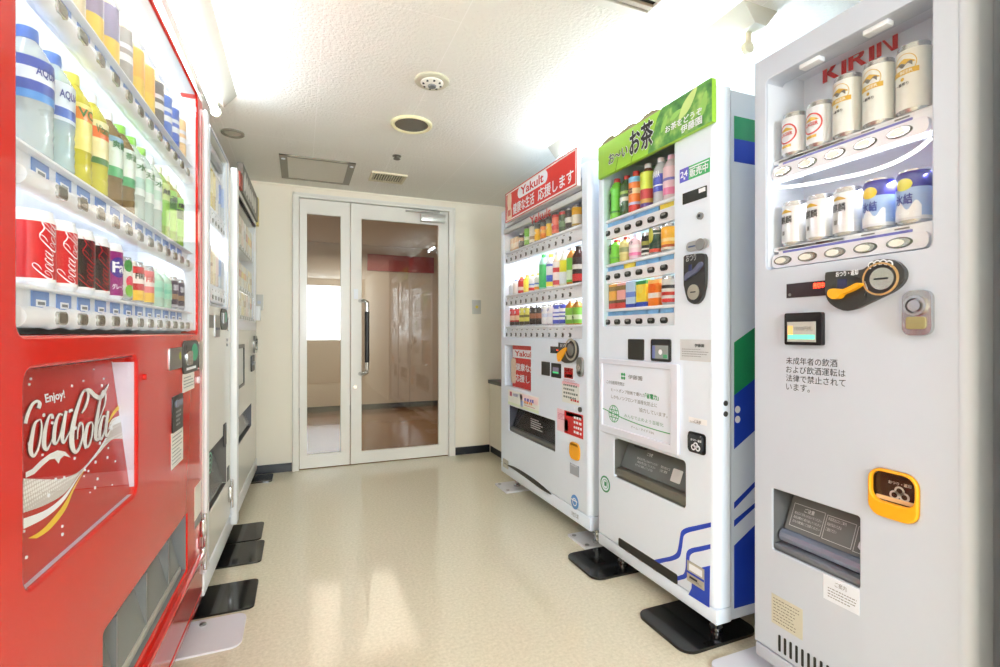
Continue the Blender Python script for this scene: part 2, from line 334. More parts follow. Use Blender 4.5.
def round_fit(name, px, py, r, label, cat, kind):
    x, y = ceil_pt(px, py); o = empty(name, (x, y, CEIL)); tag(o, label, cat); g = mat((206, 202, 178), .5)
    if kind == 'detector':
        MB().lathe([(r, 0), (r, -.006), (r*.93, -.01), (r*.7, -.011)], n=32).build('mounting_ring', g, o)
        MB().lathe([(r*.68, -.009), (r*.64, -.014), (r*.4, -.022), (r*.2, -.024)], n=32).build('sensor_head', mat((240, 238, 228), .5), o)
        b = MB()
        for k in range(8):
            t = k*math.pi/4; b.box(r*.5*math.cos(t)-.004, r*.5*math.cos(t)+.004, r*.5*math.sin(t)-.004, r*.5*math.sin(t)+.004, -.0215, -.017)
        b.build('slot', DARK, o); MB().lathe([(r*.25, -.023), (r*.22, -.029), (.004, -.03)], n=16).build('sensor_cap', GREY, o)
    elif kind == 'speaker':
        panelring = MB().lathe([(r, 0), (r, -.008), (r*.93, -.013), (r*.8, -.008), (r*.8, 0)], n=36, cap=False); panelring.build('rim', mat((235, 228, 185), .4), o)
        MB().lathe([(r*.8, -.006), (r*.4, -.009), (.003, -.01)], n=36).build('speaker_mesh', mat((112, 108, 96), .6, noise=.5, scale=900), o)
    elif kind == 'downlight':
        MB().lathe([(r, 0), (r, -.008), (r*.9, -.012), (r*.72, -.006), (r*.7, .0)], n=32, cap=False).build('rim', mat((150, 145, 130), .4, .3), o)
        MB().lathe([(r*.72, -.003), (r*.3, -.004), (.003, -.004)], n=24).build('lamp', mat((205, 200, 185), .3), o)
    else:
        MB().lathe([(r*.9, 0), (r*.9, -.003), (r*.4, -.005), (r*.4, -.016), (r*.7, -.017), (r*.7, -.02), (.003, -.021)], n=20).build('head', mat((120, 112, 100), .4, .6), o)
round_fit('smoke_detector', 432, 81.5, .075, 'round cream smoke detector on the ceiling with a white sensor head', 'smoke detector', 'detector')
round_fit('ceiling_speaker', 411.5, 125, .108, 'round ceiling speaker with dark mesh and pale yellow rim', 'speaker', 'speaker')
round_fit('downlight', 232.7, 133.7, .058, 'small round unlit downlight on the ceiling beside the cream machines', 'downlight', 'downlight')
round_fit('sprinkler_head', 396.8, 157, .03, 'tiny dark sprinkler head on the ceiling by the small vent', 'sprinkler', 'sprinkler')
a, b = ceil_pt(279, 154.5), ceil_pt(350.5, 185); hx0, hx1, hy0, hy1 = a[0], ceil_pt(356, 164)[0], ceil_pt(300, 157)[1], ceil_pt(320, 182)[1]
o = empty('access_hatch', ((hx0+hx1)/2, (hy0+hy1)/2, CEIL)); tag(o, 'square ceiling access hatch with a dull metal frame before the doors', 'hatch'); p, q = (hx1-hx0)/2, (hy1-hy0)/2
MB().box(-p, -p+.045, -q, q, -.008, 0).box(p-.045, p, -q, q, -.008, 0).box(-p, p, -q, -q+.02, -.009, 0).box(-p, p, q-.02, q, -.009, 0).build('hatch_frame', mat((142, 136, 120), .45, .3), o)
MB().box(-p+.045, p-.045, -q+.02, q-.02, -.004, 0).build('hatch_panel', mat((226, 222, 210), .8, noise=.03, scale=60), o)
for s in (-1, 1): MB().lathe([(.012, -.012), (.012, -.008)], n=14, o=(s*(p-.022), -q+.06, 0)).build('latch', LWHITE, o)
def vent(x0, x1, y0, y1, label, nsl, fm, dz=.012, frame=.02, along='y', slat=None):
    o = empty('ceiling_vent', ((x0+x1)/2, (y0+y1)/2, CEIL)); tag(o, label, 'vent'); p, q = (x1-x0)/2, (y1-y0)/2; g = frame
    MB().box(-p, p, -q, -q+g, -dz, 0).box(-p, p, q-g, q, -dz, 0).box(-p, -p+g, -q+g, q-g, -dz, 0).box(p-g, p, -q+g, q-g, -dz, 0).build('vent_frame', fm, o)
    MB().box(-p+g, p-g, -q+g, q-g, -.002, 0).build('backing', mat((28, 26, 22), .8), o)
    for k in range(nsl):
        if along == 'y': c = -p+g+(k+.5)*(2*p-2*g)/nsl; MB().box(c-.0035, c+.0035, -q+g, q-g, -dz, -.002).build('slat', slat or fm, o)
        else: c = -q+g+(k+.5)*(2*q-2*g)/nsl; MB().box(-p+g, p-g, c-.009, c+.009, -dz, -.002).build('slat', slat or fm, o)
a = ceil_pt(372, 172); b = ceil_pt(399, 184); vent(a[0], b[0]+.02, a[1]-.01, b[1]-.01, 'small ceiling vent with dark slots above the glass doors', 12, mat((226, 218, 190), .5), frame=.018)
a = ceil_pt(648.5, 18); vent(a[0]-.42, a[0], a[1], a[1]+0, 'x y z w', 5, WHITE2) if 0 else None
vent(a[0]-.5, a[0], a[1]-.45, a[1], 'large air conditioning grille with brown slats in the ceiling', 9, mat((236, 233, 224), .5), frame=.03, along='x', slat=mat((176, 160, 140), .5))
# ------------------------------------------------------------------ wall plates and the low counter by the back wall
def plate(x0, x1, z0, z1, label):
    o = MB().box(-(x1-x0)/2, (x1-x0)/2, -.012, 0, 0, z1-z0, bev=.003).build('wall_plate', mat((205, 205, 200), .4)); o.location = ((x0+x1)/2, YB, z0); tag(o, label, 'wall plate'); return o
x0, z1 = BK.loc(472, 301); x1, z0 = BK.loc(480.5, 315); o = plate(x0, x1, z0, z1, 'small grey wall plate with a yellow dot, between the doors and machines')
MB().disc(0, (z1-z0)/2, .013, -.016, -.012).build('indicator', mat((235, 215, 90), .5), o)
x0, z1 = BK.loc(255, 295.5); x1, z0 = BK.loc(263.5, 311.5); o = plate(x0, x1, z0, z1, 'white wall plate on the back wall between cream machine and doors')
MB().disc(0, (z1-z0)/2, .012, -.016, -.012).build('indicator', GREYW, o)
ct = Z(488, 380.5)
o = empty('counter', (1.77, 3.5, 0)); tag(o, 'low cream counter with a dark top in the corner by the back wall', 'counter')
MB().box(-.26, .255, -.4, .44, .06, ct-.03).build('cabinet', mat((222, 216, 200), .6), o); MB().box(-.25, .255, -.4, .44, 0, .06).build('plinth', SKIRT, o)
MB().box(-.275, .255, -.41, .44, ct-.03, ct, bev=.004).build('worktop', mat((62, 62, 64), .4), o)
# ------------------------------------------------------------------ machine building blocks
def machine(fr, label):
    o = empty('vending_machine', fr.O, fr.a); tag(o, label, 'vending machine', 'drink vending machines'); return o
def cabinet(root, x0, x1, y0, y1, z0, z1, m, bev=0):
    b = MB(); q = [((x0, y1, z0), (x1, y1, z0), (x1, y1, z1), (x0, y1, z1)), ((x0, y0, z0), (x1, y0, z0), (x1, y1, z0), (x0, y1, z0)), ((x0, y1, z1), (x1, y1, z1), (x1, y0, z1), (x0, y0, z1)),
         ((x0, y0, z0), (x0, y1, z0), (x0, y1, z1), (x0, y0, z1)), ((x1, y1, z0), (x1, y0, z0), (x1, y0, z1), (x1, y1, z1))]
    for p in q: b.face(p)
    return b.build('body', m, root, fix=False)
def display(root, r, depth, gd=.0045, power=DISP_P, liner=None, lift=.03, under=()):
    x0, x1, z0, z1 = r; e = -.0012
    b = MB().openbox(x0-e, x1+e, .006, depth, z0-e, z1+e+lift); c = b.build('display_case', liner or LINER, root, fix=False)
    MB().box(x0+.002, x1-.002, gd, gd+.003, z0+.002, z1-.002).build('display_glass', DG, root)
    if lift: MB().tube([(x0+.03, .028, z1+.02), (x1-.03, .028, z1+.02)], .006).build('display_lamp', GLOW, root)
    for z in [z1-.006 if not lift else z1+.012]+list(under):
        area('display_light', ((x0+x1)/2, .05 if z in under else .03, z), (math.radians(25), 0, 0), x1-x0-.06, .03, power*(x1-x0), (.97, .99, 1), root)
    return c
def shelf(root, x0, x1, z, y0, y1, m=None, thick=.012):
    return MB().box(x0, x1, y0, y1, z-thick, z, bev=.002).build('shelf', m or SHELFW, root)
def tags(sh, xs, w, z0, z1, y, m, price=True):
    for k, x in enumerate(xs):
        mm = m[k] if isinstance(m, list) else m
        b = MB().box(x-w/2, x+w/2, y-.0015, y, z0, z1)
        if price: b.box(x-w*.28, x+w*.28, y-.0022, y-.0015, z0+.12*(z1-z0), z0+.52*(z1-z0), 1); b.box(x-w*.2, x+w*.2, y-.0026, y-.0022, z0+.22*(z1-z0), z0+.4*(z1-z0), 2)
        b.build('price_tag', [mm, TAGW, INKL], sh)
def leg(root, x, y, zt, m=None, zb=.008, plate=True):
    b = MB().tube([(x, y, zb), (x, y, zt)], .011, 0, 10).lathe([(.022, 0), (.022, .01), (.014, .016)], n=12, o=(x, y, zb)).lathe([(.019, 0), (.019, .014)], n=6, o=(x, y, zb+.03))
    if plate: b.box(x-.03, x+.03, y-.03, y+.03, zt-.004, zt)
    return b.build('leg', m or CHROME, root)
def recess(root, name, r, depth, m, mb=None):
    return MB().openbox(r[0]+.0055, r[1]-.0055, .004, depth, r[2]+.0055, r[3]-.0055).build(name, m, root, fix=False)
def sticker(root, r, m=None, name='sticker', y=0, t=.0008):
    return MB().box(r[0], r[1], y-t, y, r[2], r[3]).build(name, m or LWHITE, root)
def lines(root, x0, x1, z0, z1, n, m, y=-.0014, fill=.55, seed=1):
    """rows of tiny unreadable print"""
    if z1 < z0+.004*n: z0, z1 = min(z0, z1), min(z0, z1)+.004*n
    R = random.Random(seed); b = MB(); h = (z1-z0)/n
    for k in range(n):
        x = x0; zz = z1-(k+.5)*h; end = x1-(x1-x0)*R.random()*.35
        while x < end:
            w = h*(.5+R.random()*.5); b.face([(x, y, zz-h*fill/2*R.uniform(.6, 1)), (min(x+w, x1), y, zz-h*fill/2), (min(x+w, x1), y, zz+h*fill/2), (x, y, zz+h*fill/2*R.uniform(.5, 1))]); x += w*1.35
    return b.build('small_print', m, root, fix=False)
# ------------------------------------------------------------------ drinks
def shade(m): return m
def cm(c, **k): return mat(c, k.pop('rough', .28), noise=.04, scale=60, **k)
def wrapf(R, z0=0): return lambda s, z: (R*math.sin(s/R), -R*math.cos(s/R), z0+z)
def wrap_fill(mb, lo, hi, s0, s1, R, m=0, n=14):
    f = wrapf(R)
    for k in range(n):
        a, b = s0+(s1-s0)*k/n, s0+(s1-s0)*(k+1)/n
        P = [f(a, lo(a)), f(b, lo(b)), f(b, hi(b)), f(a, hi(a))]
        if hi(a)-lo(a) < 1e-5: P = P[1:] if hi(b)-lo(b) > 1e-5 else None
        elif hi(b)-lo(b) < 1e-5: P = [P[0], P[1], P[3]]
        if P: mb.face(P, m, True)
def wrap_oval(mb, sc, zc, rx, rz, R, m=0, n=16):
    g = lambda s: math.sqrt(max(0, 1-((s-sc)/rx)**2))*rz
    wrap_fill(mb, lambda s: zc-g(s), lambda s: zc+g(s), sc-rx, sc+rx, R, m, n)
def wrap_ring(mb, sc, zc, ro, ri, R, m=0, n=28):
    f = wrapf(R)
    for k in range(n):
        a, b = 2*math.pi*k/n, 2*math.pi*(k+1)/n
        mb.face([f(sc+r*math.cos(t), zc+r*math.sin(t)) for r, t in ((ri, a), (ro, a), (ro, b), (ri, b))], m, True)
def wrap_text(o, body, sc, z0, z1, w, R, m, bold=.01, vert=False):
    f = wrapf(R)
    if vert: return txt(o, body, 0, z1-z0, 0, w, m, bold=bold, f=lambda u, v: f(sc+w/2-v, z0+u))
    return txt(o, body, sc-w/2, sc+w/2, z0, z1, m, bold=bold, f=lambda u, v: f(u, v))
RIM = mat((205, 207, 210), .25, .9)
def profile_bands(prof, bands, r, zlo, zhi):
    """straight wall from zlo to zhi cut where the printed bands change"""
    cuts = sorted({zlo, zhi, *[zlo+(zhi-zlo)*b for q in bands for b in q[:2]]}); P, M = [], []
    for a, b in zip(cuts, cuts[1:]):
        mid = ((a+b)/2-zlo)/(zhi-zlo); mi = 1
        for i, q in enumerate(bands):
            if q[0] <= mid <= q[1]: mi = i+2
        P.append((r, b)); M.append(mi)
    return [(r, zlo)]+P, M
def can(h, r, body, bands=(), rim=None, metal=.0, rimm=None):
    t = .006; P, M = profile_bands(None, bands, r, .009, h-.013)
    prof = [(r*.72, .003), (r*.8, 0), (r*.86, .001)]+P+[(r*.9, h-.004), (r*.9, h), (r*.84, h), (r*.82, h-.004), (.003, h-.004)]
    ms = [0, 0, 0]+M+[0 if rim is None else len(bands)+2, 0, 0, 0, 0]
    mats = [rimm or RIM, cm(body, metal=metal)]+[cm(q[2]) for q in bands]+([cm(rim)] if rim else [])
    return MB().lathe(prof, ms, 22).build('drink_can', mats, fix=False, sharp=.5)
def bottle(h, r, liquid, cap, label=None, lz=(.42, .72), bands=(), clear=0, neck=None, square=False):
    z = lambda f: f*h
    prof = [(r*.75, 0), (r*.95, z(.015)), (r, z(.04)), (r*.97, z(.1)), (r, z(.14)), (r*.955, z(.17)), (r, z(.21)), (r*.955, z(.25)), (r, z(.29)), (r*.96, z(.33)), (r, z(.37)), (r, z(.70)), (r*.93, z(.76)), (r*.62, z(.86)), (r*.42, z(.905)), (r*.42, z(.925))]
    ms = [0]*(len(prof)-5)+[1]*4
    o = MB().lathe(prof, ms, 22).build('drink_bottle', [mat(liquid, .12, noise=.02, clear=clear), mat(neck or liquid, .12, noise=.02, clear=clear)], fix=False, sharp=.9)
    MB().lathe([(r*.46, z(.905)), (r*.47, z(.93)), (r*.45, z(.995)), (r*.4, z(1)), (.002, z(1))], n=18).build('cap', cm(cap), o)
    if label is not None:
        P, M = profile_bands(None, bands, r+.0007, z(lz[0]), z(lz[1])); M = [x-1 for x in M]
        extra = []
        MB().lathe(P, M, 22, cap=False).build('bottle_label', [cm(label)]+[cm(q[2]) for q in bands], o, fix=False)
    return o
def carton(h, w, d, body, bands=(), top=None):
    b = MB(); cuts = sorted({0, 1, *[x for q in bands for x in q[:2]]})
    for a, c in zip(cuts, cuts[1:]):
        mi = 0
        for i, q in enumerate(bands):
            if q[0] <= (a+c)/2 <= q[1]: mi = i+1
        b.box(-w/2, w/2, -d/2, d/2, a*h, c*h, mi)
    bmesh.ops.remove_doubles(b.bm, verts=b.bm.verts, dist=1e-6)
    o = b.build('drink_carton', [cm(body)]+[cm(q[2]) for q in bands])
    MB().box(-w/2, w/2, -.001, .001, h, h+.004).build('top_seam', cm(top or body), o)
    return o
def place(fr, o, lx, ly, z, look, cat, where, group, turn=0):
    o.location = fr.world(lx, ly, z+.0008); o.rotation_euler = (0, 0, fr.a+turn); o.name = {'can': 'drink_can', 'bottle': 'drink_bottle', 'carton': 'drink_carton'}[cat]
    lab = look+', '+where.replace(' on ', ' from left on ', 1)
    tag(o, lab if len(lab.split()) <= 16 else look+', '+where, cat, group); return o
ORD = ['first', 'second', 'third', 'fourth', 'fifth', 'sixth', 'seventh', 'eighth', 'ninth', 'tenth', 'eleventh', 'twelfth']
# ------------------------------------------------------------------ the red machine
YA = lambda y: -.33+(y-1.8)*.0227
R_ = Fr(YA(1.355), 1.355, 88.7)
red = machine(R_, 'large red drinks machine with a white script advert behind its lower window')
RX0, RX1, RZB, RZT = -.655, .680, .075, 1.857
win = (R_.loc(18, 334)[0], R_.loc(197.5, 334)[0], R_.loc(100, 335.5)[1], 1.838)
cabinet(red, RX0, RX1, .05, .72, RZB, RZT, RED)
T = lambda L: R_.pts(L)
zt, zb = R_.loc(134, 357)[1], R_.loc(133, 497)[1]; ax0, ax1 = R_.loc(25, 400)[0], R_.loc(137.2, 400)[0]
dl = (R_.loc(104, 600)[0], R_.loc(187.3, 520)[0], R_.loc(187.3, 571)[1], R_.loc(187, 515)[1])
panel('front_panel', [rr(RX0, RX1, .235, RZT, .02), rr(*win, .018), rr(ax0, ax1, zb, zt, .022), rr(*dl, .006)], 0, .05, RED, red, .006)
LILACS = LILAC
display(red, win, .30, gd=.003, lift=0, power=1.5, under=(1.28, 1.578))
MB().box(RX1-.012, RX1-.006, -.001, 0, 1.0, 1.8).build('edge_trim', mat((150, 20, 15), .3), red)
# lower kick panel, lip and dark slot
MB().box(RX0, RX1, -.012, .05, .225, .245, bev=.004).build('delivery_lip', RED, red)
MB().box(RX0, RX1, .0, .05, .105, .225).build('kick_panel', mat((170, 18, 12), .2, noise=.02, coat=.5), red)
MB().box(RX0, RX1, .006, .05, .098, .105).build('slot', BLACK, red); MB().box(RX0, RX1, .0, .05, .075, .098, bev=.003).build('base_rail', RED, red)
for x in (RX0+.08, RX1-.08): leg(red, x, .09, .078); leg(red, x, .62, .078)
# display: rails with twelve buttons each, shelves, price tags
bx = [R_.loc(p, 330)[0] for p in (69, 89.7, 106.8, 121.8, 134.4, 145, 154.8, 163.8, 171.75, 178.8, 185.25, 191.25)]
sp = (bx[-1]-bx[0])/11; bx = [bx[0]+sp*k for k in range(12)]
RAILZ = (1.047, 1.25, 1.547); PLAT = .047
for row, rz in enumerate(RAILZ):
    n = 150; xs = [win[0]+.045+(win[1]-.015-win[0]-.045)*k/n for k in range(n+1)]
    rad = [.0155+.0035*max(0, math.cos(2*math.pi*(x-bx[0])/sp)) if x > bx[0]-sp/2 else .0165 for x in xs]
    ra = MB().tube([(x, .026, rz) for x in xs], rad, 0, 12).build('button_rail', PWHITE, red)
    for x in bx:
        b = MB().prism(rr(x-.018, x+.018, rz-.0105, rz+.0105, .009), .0075, .03, 0).prism(rr(x-.0145, x+.0145, rz-.008, rz+.008, .006), .0065, .0075, 1); b.build('button', [mat((196, 194, 186), .25, .5), mat((150, 146, 138), .2, .7)], ra)
    sh = shelf(red, win[0], win[1], rz+PLAT, .014, .30, SHELFW, .005)
    MB().box(win[0], win[1], .03, .044, rz-.012, rz+PLAT-.005).build('shelf_front', SHELFW, red)
    tags(sh, [x-.02 for x in bx], .052, rz+.014, rz+PLAT-.006, .0295, BLUETAG)
MB().box(win[0]-.005, win[1]+.005, .06, .1, win[3]-.03, win[3], bev=.004).build('lamp_cover', LWHITE, red)
# the tilted advert panel
df = lambda z: .012+.036*(z-zb)/(zt-zb)
pz = lambda q, off: R_.hit(20+q[0]/4.6, 355+q[1]/4.6, df, off)
poster = MB().prism([(ax0+.002, zb+.002), (ax1-.003, zb+.002), (ax1-.003, zt-.002), (ax0+.002, zt-.002)], 0, .006, f=lambda x, z, y: (x, df(z)+y, z)).build('advert_panel', mat((188, 24, 24), .25, noise=.1, scale=5), red)
MB().openbox(ax0+.001, ax1-.0016, .0055, .075, zb+.001, zt-.001).build('advert_recess', mat((226, 226, 244), .4, noise=.01), red, fix=False)
MB().prism(rr(ax0-.004, ax1+.004, zb-.004, zt+.004, .02), .003, .005).build('advert_glass', glass((1, 1, 1), .8, 'advert_glass'), red)
S_O = [([(88, 300), (62, 320), (46, 390), (41, 445), (55, 470), (75, 440), (89, 380), (93, 330), (88, 300)], [5, 11, 17, 19, 12, 8, 8, 7, 5])]
S_C = [([(143, 298), (141, 281), (127, 288), (110, 345), (103, 415), (115, 440), (132, 415), (152, 360)], [13, 10, 9, 15, 18, 13, 5, 4])]
S_A = [([(190, 282), (174, 278), (156, 325), (149, 395), (157, 413), (174, 385), (192, 310)], [7, 8, 14, 16, 10, 6, 5]), ([(206, 262), (196, 320), (188, 385), (195, 408), (214, 375), (232, 335)], [11, 14, 15, 10, 5, 3])]
S_BIG = [([(279, 272), (297, 240), (309, 195), (302, 168), (283, 178), (254, 262), (233, 360), (234, 425), (249, 452), (268, 430), (283, 375), (282, 325), (270, 318), (261, 350), (258, 392)], [6, 10, 10, 8, 9, 15, 20, 20, 13, 9, 7, 7, 7, 6, 4])]
S_FLO = [([(288, 172), (312, 166), (340, 192), (364, 200), (385, 172), (404, 137)], [5, 15, 17, 17, 11, 3])]
S_TAIL = [([(324, 312), (306, 328), (293, 388), (297, 425), (312, 420), (325, 378), (330, 332), (324, 312)], [5, 11, 15, 12, 8, 7, 6, 5]), ([(336, 372), (364, 292), (386, 228), (388, 180), (376, 172), (361, 228), (346, 320), (343, 382), (352, 396), (366, 372)], [4, 4, 6, 7, 7, 10, 14, 14, 9, 4]),
          ([(390, 288), (377, 288), (364, 336), (361, 382), (370, 390), (383, 355), (394, 305)], [6, 7, 12, 12, 9, 5, 5]), ([(401, 262), (394, 310), (389, 358), (395, 378), (412, 345)], [9, 12, 12, 9, 3])]
LOGO_P = [([(78, 250), (84, 228), (70, 217), (48, 235), (26, 285), (18, 320)], [16, 15, 11, 12, 14, 14])]+S_O+S_C+S_A+[([(221, 262), (237, 257)], [11, 11])]+S_BIG+S_FLO+S_TAIL
b = MB(); b2 = MB()
for P, Wd in LOGO_P:
    ribbon(b2, [(x-2.5, y+2) for x, y in P], [w*1.15+5 for w in Wd], lambda u, v: pz((u, v), -.0012)); ribbon(b, P, [w*1.15 for w in Wd], lambda u, v: pz((u, v), -.002))
b.build('script_lettering', mat((244, 246, 246), .4), poster, fix=False); b2.build('lettering_outline', mat((120, 18, 24), .4), poster, fix=False)
sw = [(20, 545), (50, 530), (90, 490), (130, 460), (168, 443), (203, 450), (229, 477), (198, 468), (181, 482), (172, 505), (154, 482), (130, 486), (95, 517), (60, 552), (20, 570)]
MB().face([pz(q, -.0016) for q in sw]); b = MB(); b.face([pz(q, -.0016) for q in sw]); b.build('swash', mat((244, 246, 246), .4), poster, fix=False)
px6 = lambda q, z0: ((q[0]/6.6667-20)*4.6, (z0+q[1]/6.6667-355)*4.6)
def strip(name, top, bot, m, off):
    b = MB(); n = 24; A, B = smooth(top, 8, False), smooth(bot, 8, False); k = min(len(A), len(B))
    for i in range(k-1): b.face([pz(A[i], off), pz(A[i+1], off), pz(B[i+1], off), pz(B[i], off)])
    return b.build(name, m, poster, fix=False)
def dotmat():
    m = mat((232, 232, 232), .4, noise=0, key='dots'); n = m.node_tree.nodes; L = m.node_tree.links.new; tc = n.new('ShaderNodeTexCoord'); v = n.new('ShaderNodeTexVoronoi'); v.inputs['Scale'].default_value = 160; v.inputs['Randomness'].default_value = .1
    r = n.new('ShaderNodeValToRGB'); r.color_ramp.elements[0].position = .35; r.color_ramp.elements[1].position = .5; r.color_ramp.elements[0].color = (*lin((245, 245, 244)), 1); r.color_ramp.elements[1].color = (*lin((205, 198, 196)), 1)
    L(tc.outputs['Object'], v.inputs[0]); L(v.outputs['Distance'], r.inputs[0]); L(r.outputs[0], n['Principled BSDF'].inputs['Base Color']); return m
q = lambda L, z0: [px6(p, z0) for p in L]
strip('dotted_wave', q([(150, 330), (280, 335), (400, 332), (520, 285), (620, 180), (700, 60)], 430)+q([(735, 480), (800, 440)], 350), q([(150, 560), (300, 505), (430, 425), (528, 295), (632, 190), (715, 95)], 430)+q([(760, 600), (825, 600)], 350), dotmat(), -.0009)
strip('white_wave', q([(150, 598), (300, 540), (420, 445), (520, 310), (620, 183), (700, 58)], 430)+q([(740, 500), (800, 440)], 350), q([(150, 668), (300, 590), (420, 480), (524, 315), (626, 190), (706, 68)], 430)+q([(748, 515), (803, 485)], 350), LWHITE, -.0011)
strip('yellow_wave', q([(180, 730), (280, 667), (400, 530), (480, 400), (560, 265)], 430), q([(240, 730), (330, 667), (430, 540), (490, 400), (562, 268)], 430), YELLOW, -.0011)
strip('yellow_streak', q([(715, 490), (745, 425), (785, 375)], 350), q([(720, 492), (755, 440), (792, 400)], 350), YELLOW, -.0011)
c = [(105, 185), (203, 172), (203, 212), (105, 232)]
me0, me1 = pz(c[0], 0), pz(c[2], 0); txt(poster, 'Enjoy!', me0[0], me1[0], pz((105, 240), 0)[2], me0[2], LWHITE, bold=.03, f=lambda x, z: (x, df(z)-.002, z))
bb = MB(); RR = random.Random(3)
for k in range(46):
    x, z = RR.uniform(ax0+.03, ax1-.05), RR.uniform(zb+.02, zt-.02); r = RR.uniform(.0012, .0032); bb.disc(x, z, r, df(z)-.0022, df(z)-.0005, n=8)
bb.build('bubble_print', LWHITE, poster)
# delivery opening with a grey see-through flap
recess(red, 'delivery_port', (dl[0]-.004, dl[1]+.004, dl[2]-.004, dl[3]+.004), .17, mat((135, 138, 140), .3, .3))
fl = MB().prism([(dl[0]+.01, dl[2]+.012), (dl[1]-.012, dl[2]+.012), (dl[1]-.012, dl[3]-.03), (dl[0]+.01, dl[3]-.03)], 0, .004, f=lambda x, z, y: (x, y+.014+.25*(z-dl[2]), z)).build('delivery_flap', FLAPG, red)
MB().box(dl[0]+.01, dl[1]-.012, .014, .03, dl[2]+.0, dl[2]+.02, bev=.003).build('flap_bar', mat((175, 172, 160), .3), fl)
for k in range(3): MB().box(dl[0]+.12+k*.2, dl[0]+.128+k*.2, .018, .05, dl[2]+.02, dl[3]-.03).build('flap_rib', GREY, fl)
# payment fittings on the far side of the front
S = lambda a, b: R_.rect(a, b)
r = S((168.75, 349.5), (180.75, 368.5)); b = MB().prism(rr(*r, .004), -.003, 0); b.build('note_slot', STEEL, red); MB().disc(r[1]-.02, r[3]-.025, .012, -.0036, -.003, rx=.01).build('note_symbol', mat((190, 200, 60), .4), red)
r = S((181.5, 342), (197.25, 371)); cp = MB().prism(rr(*r, .03), -.004, 0).build('coin_panel', DKMET, red)
w = r[1]-r[0]; h = r[3]-r[2]
MB().disc(r[0]+w*.72, r[2]+h*.62, h*.28, -.005, -.004, rx=w*.2).build('coin_guide', mat((60, 170, 130), .4), cp); MB().box(r[0]+w*.2, r[0]+w*.5, -.005, -.004, r[2]+h*.72, r[2]+h*.86).build('coin_display', BLACK, cp)
MB().prism(rr(r[0]+w*.2, r[0]+w*.52, r[2]+h*.25, r[2]+h*.68, .01), -.008, -.004).build('return_lever', CHROME, cp); sticker(cp, (r[0]+w*.2, r[0]+w*.8, r[2]+h*.1, r[2]+h*.18), TAGW, y=-.004)
r = S((197.6, 342), (201, 371)); MB().prism(rr(*r, .01), -.005, 0).build('door_handle', CHROME, red)
x, z = R_.loc(197.5, 381); MB().disc(x, z, .012, -.006, 0).build('lock', LWHITE, red)
r = S((182.5, 375.5), (194, 389)); st = sticker(red, r, mat((240, 236, 226), .5)); lines(st, r[0]+.01, r[1]-.01, r[2]+.01, r[3]-.008, 4, INKL, fill=.35, seed=2)
r = S((171.5, 398.5), (182, 427.5)); rp = MB().prism(rr(*r, .006), -.003, 0).build('note_reader', BLACK, red); w, h = r[1]-r[0], r[3]-r[2]
MB().prism(rr(r[0]+w*.25, r[0]+w*.85, r[2]+h*.68, r[2]+h*.86, .004), -.006, -.003).build('reader_mouth', mat((120, 130, 150), .2), rp); lines(rp, r[0]+w*.3, r[0]+w*.8, r[2]+h*.12, r[2]+h*.6, 4, mat((190, 190, 190), .5), y=-.0036, seed=3)
r = S((171, 435), (182.8, 460)); st = sticker(red, r, mat((240, 238, 230), .5)); lines(st, r[0]+.008, r[1]-.008, r[2]+.008, r[3]-.008, 8, INKL, fill=.35, seed=4)
r = S((194.5, 489), (201, 512)); st = sticker(red, r, mat((238, 236, 226), .5)); sticker(st, (r[0], r[1], r[2]-.03, r[2]-.002), GREY, name='sticker_foot')
x, z = R_.loc(143.5, 378); MB().disc(x, z, .007, -.008, 0).build('button_stud', RED, red)
for zz in (.30, .20): MB().box(RX1-.035, RX1-.008, -.012, 0, zz, zz+.06, bev=.003).tube([(RX1-.02, -.012, zz-.02), (RX1-.02, -.012, zz+.08)], .006).build('hinge', CHROME, red)
# ---- its drinks
SX = lambda y: (Vector((YA(y), y, 0))-R_.O).dot(R_.ux)
ys = [1.004, 1.083, 1.158, 1.231, 1.307]+[1.391+.084*k for k in range(7)]; yt = [.955+.0855*k for k in range(12)]; D = .052
G = ('cans on the bottom shelf of the red machine', 'bottles on the middle shelf of the red machine', 'drinks on the top shelf of the red machine')
# plane coordinates of the script, for the same lettering on the cans
x1_, x2_ = pz((65, 385), 0)[0], pz((312, 370), 0)[0]; z1_, z2_ = pz((65, 385), 0)[2], pz((312, 370), 0)[2]
def can_logo(o, h, r, m):
    A = []
    for grp, first in ((S_BIG, True), (S_O, 0), (S_C, 0), (S_A, 0), (S_BIG, 0), (S_FLO, 0), (S_TAIL, 0)):
        for P, Wd in grp:
            Q = [pz(p, 0) for p in P]; A.append(([(a[0]+((x1_-x2_) if first else 0), a[2]+((z1_-z2_) if first else 0)) for a in Q], [w*.00042 for w in Wd]))
    xs = [p[0] for P, _ in A for p in P]; zs = [p[1] for P, _ in A for p in P]; x0, x1, z0, z1 = min(xs), max(xs), min(zs), max(zs); k = (h-.028)/(x1-x0); f = wrapf(r+.0006); b = MB(); kz = k*1.15
    for P, Wd in A: ribbon(b, [((p[0]-x0)*k*1000, (p[1]-z0)*kz*1000) for p in P], [w*k*1200 for w in Wd], lambda u, v: f(-.016-(v/1000-(z1-z0)*kz/2), .014+u/1000), n=3)
    b.build('script_lettering', m, o, fix=False)
z = RAILZ[0]+PLAT
cola = [((205, 20, 30), LWHITE, 'red soda can with white script'), ((205, 20, 30), LWHITE, 'red soda can with white script'), ((28, 22, 22), mat((190, 30, 36), .4), 'black soda can with red script'), ((28, 22, 22), mat((190, 30, 36), .4), 'black soda can with red script')]
wh = lambda k, row: '%s on red machine\'s %s shelf' % (ORD[k], row)
